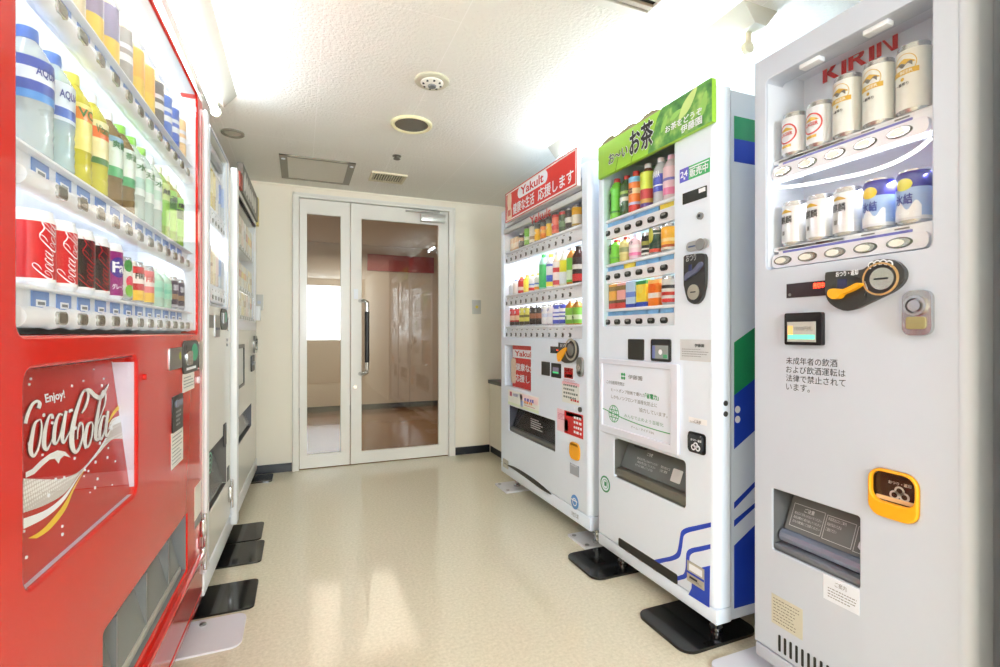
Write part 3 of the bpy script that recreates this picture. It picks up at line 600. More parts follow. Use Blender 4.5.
for k, (c, m, look) in enumerate(cola):
    o = can(.122, .033, c, [(0, .05, (244, 244, 246)), (.94, 1, (244, 244, 246))], rimm=LWHITE); can_logo(o, .122, .033, m); place(R_, o, SX(ys[k]), D, z, look, 'can', wh(k, 'bottom'), G[0])
o = can(.122, .033, (150, 40, 120), [(.95, 1, (244, 244, 246))], rimm=LWHITE); b = MB(); wrap_oval(b, -.014, .07, .02, .022, .0337); b.build('emblem', cm((70, 50, 150)), o); wrap_text(o, 'Fa', -.014, .058, .082, .03, .0342, LWHITE, .03); wrap_text(o, 'グレープ', -.014, .022, .034, .03, .0337, LWHITE)
place(R_, o, SX(ys[4]), D, z, 'purple grape soda can', 'can', wh(4, 'bottom'), G[0])
def fruit(o, r, h, cols):
    b = MB()
    for i, (s, zz, q) in enumerate(cols): wrap_oval(b, s, zz*h, .011, .014, r+.0005+i*.0002, i)
    b.build('fruit_print', [cm(q[2]) for q in cols], o)
o = can(.105, .027, (228, 232, 226), [(0, .1, (190, 200, 190))]); fruit(o, .027, .105, [(-.014, .8, (60, 140, 60)), (-.01, .45, (215, 70, 90)), (-.012, .25, (130, 190, 70))]); place(R_, o, SX(ys[5]), D, z, 'white juice can with red and green fruit', 'can', wh(5, 'bottom'), G[0])
for k, c in ((6, (190, 35, 40)), (7, (225, 120, 120))):
    o = can(.105, .027, c, [(.0, .3, (240, 195, 60)), (.5, .8, (235, 225, 220))]); wrap_text(o, 'FIRE', -.012, .062, .076, .03, .0276, BLACK if k == 6 else REDINK, .03); place(R_, o, SX(ys[k]), D, z, ['red', 'pink'][k-6]+' juice can with yellow base', 'can', wh(k, 'bottom'), G[0])
for k in (8, 9):
    o = bottle(.112, .028, (190, 220, 200), (225, 235, 225), (150, 205, 180), (.25, .66), [(.35, .6, (120, 190, 165))], clear=.2); place(R_, o, SX(ys[k]), D, z, 'small pale green tea bottle', 'bottle', wh(k, 'bottom'), G[0])
for k in (10, 11):
    o = can(.104, .026, (48, 40, 70), [(.3, .5, (150, 120, 90)), (.0, .1, (180, 180, 190))]); wrap_text(o, '珈琲', -.01, .06, .08, .024, .0266, mat((215, 215, 225), .4)); place(R_, o, SX(ys[k]), D, z, 'dark purple coffee can', 'can', wh(k, 'bottom'), G[0])
z = RAILZ[1]+PLAT; CLR = (222, 232, 232)
mid = [('clear water bottle with blue cap and label', CLR, (80, 120, 205), (70, 90, 180), .45, [(0, .2, (90, 150, 220)), (.45, .75, (225, 232, 245))], 'AQUA', .5), ('clear water bottle with cyan neck', (205, 228, 235), (85, 125, 205), (215, 228, 240), .45, [(.1, .35, (80, 110, 190))], 'AQUA', .4),
       ('bright yellow vitamin bottle with yellow cap', (222, 214, 70), (220, 216, 80), (235, 226, 130), .1, [(.65, .9, (235, 140, 50))], 'VC', 0),
       ('yellow vitamin bottle with white cap', (220, 214, 75), (225, 232, 235), (238, 232, 180), .1, [(.6, .85, (235, 120, 60)), (0, .15, (80, 130, 70))], 'Vitamin', 0), ('brown tea bottle with white cap, green label', (150, 125, 85), (225, 230, 235), (215, 232, 222), 0, [(0, .25, (80, 170, 110)), (.85, 1, (130, 170, 200))], '爽健', 0),
       ('brown tea bottle with green cap', (145, 122, 80), (130, 200, 70), (222, 236, 228), 0, [(0, .25, (80, 170, 110))], '茶流', 0), ('clear soda bottle with green cap, pale label', (215, 228, 222), (130, 205, 80), (222, 235, 232), .35, [(.2, .5, (180, 215, 205))], '水', .2),
       ('clear soda bottle with pale green cap', (212, 228, 222), (150, 212, 95), (226, 236, 230), .35, [(.3, .7, (185, 222, 200))], '天然', .2), ('clear soda bottle with white cap', (214, 228, 224), (228, 232, 232), (224, 234, 230), .35, [(.3, .6, (190, 220, 205))], '水', .2), ('green tea bottle with pale cap', (165, 205, 95), (225, 228, 200), (140, 200, 80), .05, [(.6, 1, (200, 220, 140))], '綾', 0),
       ('green tea bottle with olive neck', (150, 195, 70), (225, 230, 205), (150, 205, 85), 0, [(.55, .8, (70, 120, 60))], '茶', 0), ('green tea bottle with olive neck, dark seal', (150, 195, 70), (225, 230, 205), (140, 205, 75), 0, [(.45, .7, (60, 105, 60))], '鷹', 0)]
for k, (look, liq, cap, lab, cl, bands, word, _) in enumerate(mid):
    o = bottle(.205, .033, liq, cap, lab, (.42, .74) if k < 2 else ((.16, .76) if k > 8 else (.3, .72)), bands, clear=max(cl, .28), neck=(190, 185, 80) if k > 9 else None)
    wrap_text(o, word, -.012, .205*.6, .205*.68, .034, .0345, mat((60, 70, 150), .5) if k < 2 else (mat((60, 130, 70), .5) if k < 9 else INK), .02); place(R_, o, R_.loc((26, 50, 69, 87.5, 104, 117.5, 128.5, 138.5, 147.5, 156, 164, 171.5)[k], 200, D)[0], D, z, look, 'bottle', wh(k, 'middle'), G[1])
z = RAILZ[2]+PLAT
topr = [('pale beige', (222, 214, 190)), ('pale beige', (222, 214, 190)), ('beige', (220, 208, 176)), ('grey purple and yellow', (150, 142, 170)), ('grey purple and yellow', (150, 146, 176)), ('grey', (170, 168, 165)), ('orange', (238, 180, 80)), ('orange', (238, 184, 90)), ('black and white', (110, 108, 108)), ('blue and white', (85, 120, 200)), ('blue and white', (80, 110, 195)), ('light orange', (232, 196, 140))]
for k, (look, c) in enumerate(topr):
    o = bottle(.168, .029, (220, 205, 150) if k < 9 else (215, 222, 235), (225, 225, 222), c, (.06, .76), [(.0, .4, (232, 200, 90))] if k in (3, 4, 6, 7) else [(.35, .5, (235, 238, 242)), (.6, .7, (225, 228, 238))], clear=.0)
    place(R_, o, SX(yt[k]), D, z, look+' bottle', 'bottle', wh(k, 'top'), G[2])
# ------------------------------------------------------------------ narrow cream machine beside the red one
yc0, yc1 = 2.046, 2.655; ym = (yc0+yc1)/2; C_ = Fr(YA(ym), ym, 88.7); w = (yc1-yc0)/2
crm = machine(C_, 'narrow cream drinks machine standing between the red machine and another cream machine')
ZB, ZT = .07, 1.833
cabinet(crm, -w, w, .05, .70, ZB, ZT, CREAM)
cx0, cx1 = C_.loc(209.3, 300)[0], C_.loc(227.2, 300)[0]
wz0, wz1 = C_.loc(209, 304)[1], C_.loc(209.5, 128)[1]
dz0, dz1_ = C_.loc(211, 505)[1], C_.loc(227, 457)[1]
panel('front_panel', [rr(-w, w, .15, ZT, .015), rr(cx0, cx1, wz0, wz1, .01), rr(cx0+.0, cx1-.0, .33, .565, .008)], 0, .05, CREAM, crm, .006)
MB().box(-w, -w+.045, -.012, 0, .15, ZT, bev=.005).build('front_edge', WHITE2, crm)
MB().box(-w, w, -.004, .05, ZB, .147, bev=.004).build('base_rail', WHITE2, crm)
CZ = (C_.loc(218, 225)[1], C_.loc(218, 299)[1])
display(crm, (cx0, cx1, wz0, wz1), .20, gd=.0005, under=(CZ[0]+.03,))
cxs = [cx0+.05+k*(cx1-cx0-.09)/5 for k in range(6)]
panel('window_trim', [rr(cx0-.008, cx1+.008, wz0-.008, wz1+.008, .012), rr(cx0, cx1, wz0, wz1, .01)], -.004, .002, mat((200, 204, 212), .35, .2), crm)
BEIGE = mat((228, 222, 205), .4)
def simple_rows(fr, root, rz, x0, x1, xs, items, group, where, depth=.036, h=.15):
    for row, z in enumerate(rz):
        ra = MB().box(x0+.003, x1-.003, .008, .03, z-.018, z+.018, bev=.005).build('button_rail', PWHITE, root)
        for x in xs: MB().disc(x, z, .0095, .006, .008).disc(x, z, .006, .0045, .006, 1).build('button', [DKMET, STEEL], ra)
        sh = shelf(root, x0+.003, x1-.003, z+.05, .008, .196); MB().box(x0+.003, x1-.003, .012, .02, z-.01, z+.045).build('shelf_front', SHELFW, root)
        tags(sh, xs, .03, z+.022, z+.044, .0115, TAGW)
        for k, x in enumerate(xs):
            look, f = items[row][k]; o = f()
            place(fr, o, x, depth, z+.05, look, o.name.split('.')[0].split('_')[1], where(row, k), group[row])
B1 = lambda liq, cap, lab, bands=(), h=.2, cl=0: (lambda: bottle(h, .0275, liq, cap, lab, (.3, .72), bands, clear=cl))
pale = [('pale yellow juice bottle with white cap', B1((226, 205, 110), (235, 235, 235), (232, 215, 130))), ('pale yellow juice bottle with cream label', B1((228, 210, 120), (235, 235, 235), (238, 230, 190))), ('beige tea bottle with white cap', B1((214, 190, 120), (238, 238, 238), (228, 214, 160))),
        ('white drink bottle with grey label', B1((235, 232, 222), (235, 235, 235), (205, 205, 205))), ('clear water bottle with blue label', B1((222, 230, 238), (235, 235, 240), (110, 140, 205), cl=.2)), ('clear water bottle with pale blue label', B1((222, 230, 238), (235, 235, 240), (150, 175, 225), cl=.2))]
pale2 = [('beige soup bottle with red band', B1((224, 198, 168), (235, 230, 225), (222, 190, 160), [(.5, .7, (190, 110, 90))], .17)), ('beige tea bottle with brown band', B1((226, 205, 175), (235, 230, 225), (224, 200, 160), [(.3, .5, (170, 130, 90))], .17)), ('cream tea bottle with plain label', B1((226, 210, 175), (235, 230, 225), (232, 222, 195), (), .17)),
         ('pale pink bottle with white cap', B1((232, 215, 205), (238, 238, 238), (232, 205, 200), (), .17)), ('pale blue bottle with white cap', B1((215, 225, 238), (238, 238, 238), (150, 175, 220), (), .17)), ('clear bottle with pale grey label', B1((222, 228, 236), (238, 238, 238), (205, 212, 225), (), .17))]
simple_rows(C_, crm, CZ, cx0, cx1, cxs, [pale, pale2], ['bottles on the upper shelf of the narrow cream machine', 'bottles on the lower shelf of the narrow cream machine'], lambda r, k: '%s on narrow cream machine\'s %s shelf' % (ORD[k], ('upper', 'lower')[r]))
MB().box(cx0+.003, cx1-.003, .012, .04, wz1-.06, wz1-.02, bev=.01).build('lamp_cover', mat((205, 208, 212), .4), crm)
S = lambda a, b: C_.rect(a, b)
r = S((207.5, 315.5), (213, 329)); MB().prism(rr(*r, .004), -.003, 0).build('note_slot', mat((96, 92, 86), .3, .5), crm)
r = S((214.3, 316), (219, 338)); q = MB().prism(rr(*r, .004), -.004, 0).build('note_reader', STEEL, crm); MB().box(r[0]+.02, r[1]-.01, -.006, -.004, r[2]+.03, r[3]-.05).build('reader_mouth', mat((60, 66, 96), .3), q)
r = S((220, 309), (226.7, 331)); q = MB().prism(rr(*r, .04), -.004, 0).build('coin_panel', DKMET, crm); m_ = (r[0]+r[1])/2; h = r[3]-r[2]
MB().disc(m_+.03, r[2]+h*.62, h*.25, -.005, -.004, rx=.03).build('coin_guide', mat((95, 190, 160), .4), q); MB().box(m_-.04, m_-.005, -.008, -.004, r[2]+h*.3, r[2]+h*.8).build('return_lever', STEEL, q); MB().box(m_-.03, m_+.03, -.005, -.004, r[3]-.04, r[3]-.02).build('coin_display', BLACK, q)
r = S((227, 318), (228.6, 332)); MB().prism(rr(*r, .01), -.005, 0).build('door_handle', CHROME, crm)
for a in (341, 346): x, z = C_.loc(226.5, a); MB().disc(x, z, .007, -.006, 0).build('lock', STEEL, crm)
r = S((223, 426), (225.6, 445)); MB().prism(rr(*r, .006), -.004, 0).build('coin_pocket', DARK, crm)
x, z = C_.loc(209.8, 464); MB().ring(x, z, .04, .034, -.0012, 0).ring(x, z, .022, .018, -.0012, 0).box(x-.012, x+.012, -.0012, 0, z-.003, z+.003).build('recycling_mark', mat((120, 185, 155), .5), crm)
recess(crm, 'delivery_port', (cx0-.004, cx1+.004, .326, .569), .15, mat((108, 104, 100), .4, .2)); MB().prism([(cx0+.01, .345), (cx1-.01, .345), (cx1-.01, .52), (cx0+.01, .52)], 0, .004, f=lambda x, z, y: (x, y+.012+.3*(z-.34), z)).build('delivery_flap', FLAPG, crm)
x = w-.035; MB().box(x-.02, x+.02, -.014, 0, .23, .30, bev=.003).tube([(x, -.014, .20), (x, -.014, .33)], .006).build('hinge', CHROME, crm)
MB().prism(rr(w-.08, w-.03, .335, .40, .003), -.003, 0).build('rating_plate', DKMET, crm)
for x in (-w+.08, w-.08): leg(crm, x, .09, .073); leg(crm, x, .6, .073)
# ------------------------------------------------------------------ cream machine beside the back wall
ye0, ye1 = 2.665, 3.83; ym = (ye0+ye1)/2; E_ = Fr(YA(ym), ym, 88.7); w = (ye1-ye0)/2
end = machine(E_, 'wide cream snack machine by the back wall with a dark top sign and glass front')
cabinet(end, -w, w, .05, .72, ZB, 1.80, CREAM)
cx0, cx1 = E_.loc(236, 300)[0], E_.loc(254.3, 300)[0]; wz0, wz1 = E_.loc(236, 329)[1]+.05, 1.74; px0, px1 = E_.loc(235.6, 380)[0], E_.loc(243.2, 380)[0]
pz0, pz1 = E_.loc(243, 386)[1], E_.loc(243, 345)[1]; ez = E_.loc(251, 405)[1]; ez0 = E_.loc(251, 428)[1]; ex0, ex1 = E_.loc(236.5, 430)[0], E_.loc(252, 420)[0]
panel('front_panel', [rr(-w, w, .15, 1.80, .015), rr(cx0, cx1, wz0, wz1, .01), rr(ex0, ex1, ez0, ez, .006)], 0, .05, CREAM, end, .006)
MB().box(-w, -w+.06, -.03, 0, .10, 1.82, bev=.006).build('front_edge', WHITE2, end); MB().box(-w, w, -.004, .05, ZB, .147, bev=.004).build('base_rail', WHITE2, end)
display(end, (cx0, cx1, wz0, wz1), .30, gd=.0005, under=(1.28,))
panel('window_trim', [rr(cx0-.02, cx1+.02, wz0-.02, wz1+.02, .012), rr(cx0, cx1, wz0, wz1, .01)], -.008, .002, WHITE2, end); MB().box(cx0, cx1, -.01, .006, wz1, wz1+.012).build('window_top_rail', BLACK, end)
MB().box(cx0, cx1, -.012, .0, wz0-.06, wz0-.012, bev=.004).build('price_rail', PWHITE, end)
EZ = (E_.loc(245, 246)[1]-.03, E_.loc(245, 286)[1]-.03)
kinds = [('white snack box with beige band', (235, 232, 224), (222, 205, 170)), ('pale yellow snack box', (238, 226, 180), (240, 236, 222)), ('cream snack box with brown band', (232, 224, 205), (190, 160, 120)), ('pale pink snack box', (236, 215, 205), (240, 232, 228)), ('white snack box with grey band', (236, 236, 234), (205, 205, 205)), ('beige snack box with red band', (228, 214, 190), (205, 130, 110)), ('white snack box with yellow band', (240, 238, 230), (240, 215, 110)), ('cream snack box with orange band', (236, 228, 205), (235, 180, 110))]
for row, z in enumerate((EZ[0], EZ[1], wz0+.012)):
    ra = MB().box(cx0+.003, cx1-.003, .006, .014, z-.014, z+.012, bev=.003).build('shelf_edge', STEEL, end); sh = shelf(end, cx0+.003, cx1-.003, z+.014, .008, .296)
    xs = [cx0+.07+k*(cx1-cx0-.13)/7 for k in range(8)]; tags(ra, xs, .035, z-.01, z+.008, .0055, TAGW)
    for k, x in enumerate(xs):
        look, a, b_ = kinds[(k+3*row) % 8]; o = carton(.13 if row else .16, .07, .06, a, [(.4, .7, b_)]); place(E_, o, x, .042, z+.014, look, 'carton', '%s on cream snack machine\'s %s shelf' % (ORD[k], ('top', 'middle', 'bottom')[row]), 'snack boxes in the cream machine by the back wall')
poster_e = panel('notice_frame', [rr(px0, px1, pz0, pz1, .01), rr(px0+.015, px1-.02, pz0+.015, pz1-.02, .008)], -.008, 0, BLACK, end); MB().box(px0+.012, px1-.018, -.003, 0, pz0+.012, pz1-.018).build('notice_sheet', mat((226, 228, 222), .3), poster_e)
recess(end, 'delivery_port', (ex0-.004, ex1+.004, ez0-.004, ez+.004), .15, mat((92, 94, 98), .4, .2)); MB().prism([(ex0+.01, ez0+.02), (ex1-.01, ez0+.02), (ex1-.01, ez-.03), (ex0+.01, ez-.03)], 0, .004, f=lambda x, z, y: (x, y+.01+.3*(z-ez0), z)).build('delivery_flap', mat((170, 172, 176), .2, .2, clear=.2), end)
S = lambda a, b: E_.rect(a, b)
r = S((253, 337), (255.6, 353.5)); q = MB().prism(rr(*r, .04), -.012, 0).build('coin_panel', mat((150, 150, 146), .35, .4), end); m_ = (r[0]+r[1])/2; h = r[3]-r[2]; MB().disc(m_, r[2]+h*.7, h*.14, -.02, -.012).build('coin_guide', DKMET, q); MB().disc(m_, r[2]+h*.3, h*.14, -.02, -.012).build('return_lever', STEEL, q)
r = S((250.6, 357), (253.4, 371)); q = MB().prism(rr(*r, .004), -.008, 0).build('note_reader', DARK, end); MB().box(r[0]+.015, r[1]-.015, -.014, -.008, r[2]+.04, r[3]-.04).build('reader_mouth', mat((130, 136, 150), .3), q)
r = S((248.5, 340), (250.5, 351)); sticker(end, r, mat((222, 220, 212), .5))
MB().box(w-.06, w-.02, -.03, 0, 1.11, 1.21, bev=.004).build('lock_box', WHITE2, end)
hs = panel('header_sign', [[(-.2, 1.80), (w-.005, 1.80), (w-.005, 1.965), (-.2, 1.965)]], -.01, .02, mat((118, 116, 108), .4, noise=.02), end)
txt(hs, 'SNACK', -w+.40, w-.1, 1.84, 1.95, mat((225, 224, 218), .5), y=-.0115, bold=.03) if 0 else None
b = MB(); RR = random.Random(8)
for k in range(7): x = -.15+k*.09; b.prism(smooth([(x, 1.82+RR.uniform(0, .02)), (x+.05, 1.84), (x+.07, 1.89), (x+.03, 1.91+RR.uniform(0, .03)), (x-.01, 1.87)], 4), -.0112, -.01)
b.build('sign_print', mat((222, 220, 212), .5), hs); MB().box(-.33, -.235, -.012, .02, 1.80, 1.88).build('red_print', mat((170, 70, 55), .5), hs); MB().box(w-.005, w+.05, -.012, .02, 1.78, 1.975).build('sign_edge', mat((222, 205, 130), .5), hs)
for x in (-w+.08, w-.08): leg(end, x, .09, .073); leg(end, x, .6, .073)
# ------------------------------------------------------------------ white machine with a red sign
YF = 1.25
def rframe(y0, y1, x=YF): return Fr(x, (y0+y1)/2, -90)
yk0, yk1 = 1.955, 3.05; K_ = rframe(yk0, yk1); w = (yk1-yk0)/2
yak = machine(K_, 'white drinks machine with a red sign, farther of the two tall ones by the counter')
KZB, KZT = .095, 1.83
cabinet(yak, -w, w, .06, .74, KZB, KZT, WHITE)
L = lambda a, d=0: K_.loc(*a, d)
wx0, wx1 = L((503.6, 330))[0], L((581.8, 330))[0]; wz0 = L((545, 339))[1]; wz1 = 1.77; bx1 = L((586, 500))[0]+.012
dx0_, dx1_ = L((509, 420))[0], L((555, 430))[0]; dzt, dzb = L((509, 406))[1], L((509, 431.5))[1]
ax0_, ax1_ = L((504.8, 360))[0], L((530.8, 360))[0]; azt, azb = L((530.8, 347.3))[1], L((530.8, 393))[1]
ox = K_.rect((570, 441.5), (580, 463))
panel('front_panel', [rr(-w+.012, w-.03, .165, KZT, .002), rr(wx0, wx1, wz0, wz1, .006), rr(dx0_, dx1_, dzb, dzt, .008), rr(ax0_, ax1_, azb, azt, .004), rr(*ox, .03)], 0, .06, WHITE, yak, .003, (-w, w, .165, KZT, (.012, .03)))
MB().box(-w, w, .0, .06, KZB, .162, bev=.008).build('base_rail', WHITE, yak)
g = [(-w+.11, .163), (-w+.2, .178), (-w+.34, .183), (-w+.5, .181), (-w+.62, .172), (-w+.72, .156), (-w+.6, .15), (-w+.4, .158), (-w+.22, .163)]
gr = MB().prism(smooth(g, 4), -.003, .0).build('vent_grille', BLACK, yak); b = MB()
for k in range(16): b.box(-w+.2+k*.025, -w+.204+k*.025, -.0045, -.003, .163, .178)
b.build('grille_bars', DKMET, gr)
display(yak, (wx0, wx1, wz0, wz1), .30, under=(1.245, 1.525))
KR = [(L((506.8, 261.8), .02)[1]+L((570.2, 239.8), .02)[1])/2, (L((506.8, 304.6), .02)[1]+L((570.2, 295.2), .02)[1])/2, (L((506.8, 335.6), .02)[1]+L((570.2, 336), .02)[1])/2]
kb = [140, 178, 217, 258, 302, 346, 392, 442, 495, 548, 605, 668]; kbx = [L((490+p/8.333, 330), .02)[0] for p in kb]
sp = (kbx[-1]-kbx[0])/11; kbx = [kbx[0]+k*sp for k in range(12)]
def rails(fr, root, zs, x0, x1, xs, half, btn, plat, tagm, tw, depth=.28, yb=.03, rail_m=PWHITE, price=True):
    for z in zs:
        ra = MB().prism(rr(x0, x1, z-half, z+half, .006), .02, .045).build('button_rail', rail_m, root)
        for x in xs: btn(x, z).build('button', [BLACK, STEEL, LWHITE], ra)
        sh = shelf(root, x0+.003, x1-.003, z+plat, .013, depth-.004); MB().box(x0, x1, yb, yb+.01, z-half, z+plat-.004).build('shelf_front', SHELFW, root)
        tags(sh, xs, tw, z+half+.002, z+plat-.004, yb-.001, tagm, price)
rails(K_, yak, KR, wx0, wx1, kbx, .021, lambda x, z: MB().disc(x, z, .0125, .0165, .02, 1).disc(x+.003, z, .0085, .015, .0165, 0).disc(x-.006, z, .006, .0138, .015, 2), .052, TAGW, .05)
b = MB(); b.tube([K_.loc(490+p[0]/8.333, 200+p[1]/8.333, .06)+() for p in ()] or [(0, 0, 0), (0, 0, .001)], .001) if 0 else b.bm.free()
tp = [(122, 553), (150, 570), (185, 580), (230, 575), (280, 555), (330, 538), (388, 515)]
MB().tube(smooth([(K_.loc(490+a/8.333, 200+c/8.333, .03)[0], .03, K_.loc(490+a/8.333, 200+c/8.333, .03)[1]) for a, c in tp], 4, False), .006, 0, 8).build('lamp_tube', GLOW, yak)  # bent glowing tube stands in for a reflection in the curved glass
# sign
sx0, sx1 = L((505.6, 207), -.03)[0], L((576.8, 167), -.03)[0]; sz0 = (L((505, 224.3), -.03)[1]+L((576.6, 187), -.03)[1])/2; sz1 = (L((505.6, 195), -.03)[1]+L((576.4, 148.2), -.03)[1])/2
SW = sx1-sx0; SH = sz1-sz0
sg = MB().box(sx0, sx1, -.03, -.006, sz0, sz1, bev=.003).build('header_sign', mat((240, 236, 234), .3), yak)
panel('sign_border', [rr(sx0, sx1, sz0, sz1, .004), rr(sx0+.005, sx1-.005, sz0+.005, sz1-.005, .004)], -.0312, -.03, REDINK, sg)
MB().box(sx0+.014, sx1-.014, -.0308, -.03, sz0+.014, sz1-.014).build('red_field', mat((214, 45, 40), .3), sg)
U = lambda u, v: (sx0+SW*u, sz0+SH*v)
a_, b_ = U(.22, .56), U(.66, .93); MB().prism(rr(a_[0], b_[0], a_[1], b_[1], .06), -.0318, -.0308).build('logo_plate', LWHITE, sg)
a_, b_ = U(.27, .62), U(.61, .89); txt(sg, 'Yakult', a_[0], b_[0], a_[1], b_[1], REDINK, y=-.0325, bold=.02)
for s, u0, u1 in (('健康な生活', .14, .48), ('応援します', .53, .97)):
    a_, b_ = U(u0, .13), U(u1, .5); txt(sg, s, a_[0], b_[0], a_[1], b_[1], LWHITE, y=-.032, bold=.02)
def small_bottle_print(par, u, v, k, m=(236, 214, 190)):
    x, z = U(u, v); b = MB().prism(smooth([(x-.03*k, z), (x+.03*k, z), (x+.032*k, z+.05*k), (x+.024*k, z+.07*k), (x+.03*k, z+.1*k), (x+.028*k, z+.13*k), (x+.02*k, z+.15*k), (x-.02*k, z+.15*k), (x-.028*k, z+.13*k), (x-.03*k, z+.1*k), (x-.024*k, z+.07*k), (x-.032*k, z+.05*k)], 3), -.0325, -.0308)
    b.build('bottle_print', mat(m, .5), par); MB().box(x-.02*k, x+.02*k, -.033, -.0325, z+.02*k, z+.055*k).build('bottle_print', mat((205, 120, 110), .5), par)
small_bottle_print(sg, .075, .06, SH/.15*.86)
MB().box(wx0, wx1, .012, .05, wz1-.05, wz1, bev=.004).build('lamp_cover', SHELFW, yak); MB().box(wx0, wx1, .0, .02, sz0-.05, sz0-.02, bev=.002).build('window_head', mat((205, 208, 208), .4), yak)
a_ = L((530, 221)); b_ = L((547, 207)); txt(yak, 'Yakult', a_[0], a_[0]+.26, sz0-.07, sz0-.022, REDINK, y=-.0012, bold=.01)
# fittings
S = lambda a, b: K_.rect(a, b)
cax = MB().openbox(ax0_-.004, ax1_+.004, .004, .075, azb-.004, azt+.004).build('advert_recess', LILAC, yak, fix=False)
AW, AH = ax1_-ax0_, azt-azb
ad = MB().prism([(ax0_+.06, azb), (ax1_, azb), (ax1_, azt), (ax0_+.06, azt)], 0, .004, f=lambda x, z, y: (x, .03+y, z)).build('advert_panel', mat((205, 36, 40), .3), yak)
UA = lambda u, v: (ax0_+.06+(AW-.06)*u, azb+AH*v)
def fill_text(par, s, u0, u1, v0, v1, m, y, bold=.02): a, b = UA(u0, v0), UA(u1, v1); return txt(par, s, a[0], b[0], a[1], b[1], m, y=y, bold=bold)
a_, b_ = UA(.02, .70), UA(1, .90); MB().box(a_[0], b_[0], .0285, .0298, a_[1], b_[1]).build('logo_plate', LWHITE, ad); fill_text(ad, 'Yakult', .12, .98, .74, .87, REDINK, .0278)
fill_text(ad, '健康な生', .16, .99, .40, .58, LWHITE, .029, .025); fill_text(ad, '応援しま', .12, .99, .14, .32, LWHITE, .029, .025)
x, z = UA(.04, .08); MB().prism(rr(x-.03, x+.04, z, z+.16, .02), .0275, .0295).build('bottle_print', mat((236, 214, 190), .5), ad)
MB().box(ax0_-.002, ax1_+.002, .006, .008, azb-.002, azt+.002).build('advert_glass', MATS['advert_glass'], yak)
r = S((550.8, 347.3), (561, 354.8)); q = MB().box(r[0], r[1], -.003, 0, r[2], r[3]).build('price_display', mat((40, 34, 34), .15), yak); txt(q, '売切', r[0]+.07, r[1]-.02, r[2]+.02, r[3]-.02, mat((255, 90, 50), .5, emit=2.5, noise=0), y=-.0036, bold=.02)
bl = [(560.3, 344.5), (561, 344), (569.5, 344), (572, 342), (574.5, 341.2), (577.5, 344), (579, 350), (578.5, 356), (576, 361), (571, 363.8), (566, 363.5), (562, 360), (560.5, 356)]
q = MB().prism(smooth(K_.pts(bl), 4), -.012, 0).build('coin_panel', mat((52, 52, 52), .35), yak)
x, z = K_.loc(573, 350.5); MB().ring(x, z, .055, .045, -.015, -.012).build('coin_ring', mat((190, 185, 170), .3, .6), q); MB().disc(x, z, .03, -.017, -.012).build('coin_guide', STEEL, q)
x, z = K_.loc(564.5, 355.5); MB().prism(smooth([(x-.04, z-.03), (x-.02, z-.035), (x+.03, z+.01), (x+.055, z+.035), (x+.03, z+.035), (x-.02, z+.015), (x-.045, z)], 3), -.02, -.012).build('return_lever', ORANGE, q); a_ = K_.loc(562.5, 348.3); b_ = K_.loc(567.5, 345); txt(q, 'おつり', a_[0], b_[0], a_[1], b_[1], LWHITE, y=-.0128, bold=.01)
r = S((542.2, 362.3), (550, 377)); MB().prism(rr(*r, .004), -.005, 0).build('blank_cover', mat((48, 47, 45), .3), yak)
r = S((551.8, 363.8), (561.2, 379.5)); q = MB().prism(rr(*r, .005), -.004, 0).build('note_reader', BLACK, yak); w_, h_ = r[1]-r[0], r[3]-r[2]
MB().box(r[0]+w_*.2, r[1]-w_*.2, -.005, -.004, r[2]+h_*.3, r[2]+h_*.72).build('note_guide', mat((150, 140, 170), .2), q); MB().box(r[0]+w_*.2, r[1]-w_*.2, -.0055, -.005, r[2]+h_*.3, r[2]+h_*.42).build('green_light', mat((60, 190, 110), .3, emit=.5), q)
r = S((578.5, 358), (584, 378)); q = MB().prism(rr(*r, .03), -.012, 0).build('door_handle', STEEL, yak); x = (r[0]+r[1])/2; MB().disc(x, r[3]-.05, .018, -.018, -.012).build('lock', CHROME, q); MB().prism(rr(x-.013, x+.013, r[2]+.03, r[3]-.08, .01), -.016, -.012).build('handle_grip', DKMET, q)
x, z = K_.loc(580.6, 410.5); MB().disc(x, z, .012, -.008, 0).build('keyhole', DKMET, yak)
def bottle_promo(r, parts, base, seed):
    st = sticker(yak, r, base); w_, h_ = r[1]-r[0], r[3]-r[2]
    for u0, u1, v0, v1, m in parts: MB().box(r[0]+w_*u0, r[0]+w_*u1, -.0014, -.0008, r[2]+h_*v0, r[2]+h_*v1).build('print_block', m, st)
    return st
r = S((563.9, 367.8), (573.6, 380.6)); st = bottle_promo(r, [(.05, .95, .05, .95, REDINK), (.12, .5, .55, .9, LWHITE), (.55, .9, .62, .9, LWHITE), (.2, .9, .12, .42, LWHITE)], LWHITE, 1); lines(st, r[0]+.01, r[1]-.01, r[2]+.02, r[2]+.05, 2, REDINK, y=-.002, seed=5)
r = S((562.3, 382), (579.6, 407)); st = bottle_promo(r, [(.0, 1, .86, 1, mat((245, 200, 210), .5))], mat((232, 236, 232), .5), 2); lines(st, r[0]+.015, r[1]-.015, r[2]+.12, r[3]-.005, 5, mat((200, 110, 125), .5), y=-.002, seed=6); lines(st, r[0]+.015, r[1]-.015, r[2]+.02, r[2]+.1, 4, mat((120, 135, 130), .5), y=-.002, seed=7)
r = (L((508.2, 400))[0], L((539, 400))[0], L((509, 405))[1], L((509, 390.5))[1]); st = bottle_promo(r, [(0, 1, 0, .18, mat((222, 232, 205), .5)), (.42, .98, .5, .95, mat((250, 225, 228), .5)), (.06, .14, .6, .9, mat((215, 120, 140), .5)), (.44, .52, .1, .5, mat((160, 180, 225), .5)), (.42, .5, .55, .88, mat((170, 120, 200), .5))], mat((236, 238, 232), .5), 3)
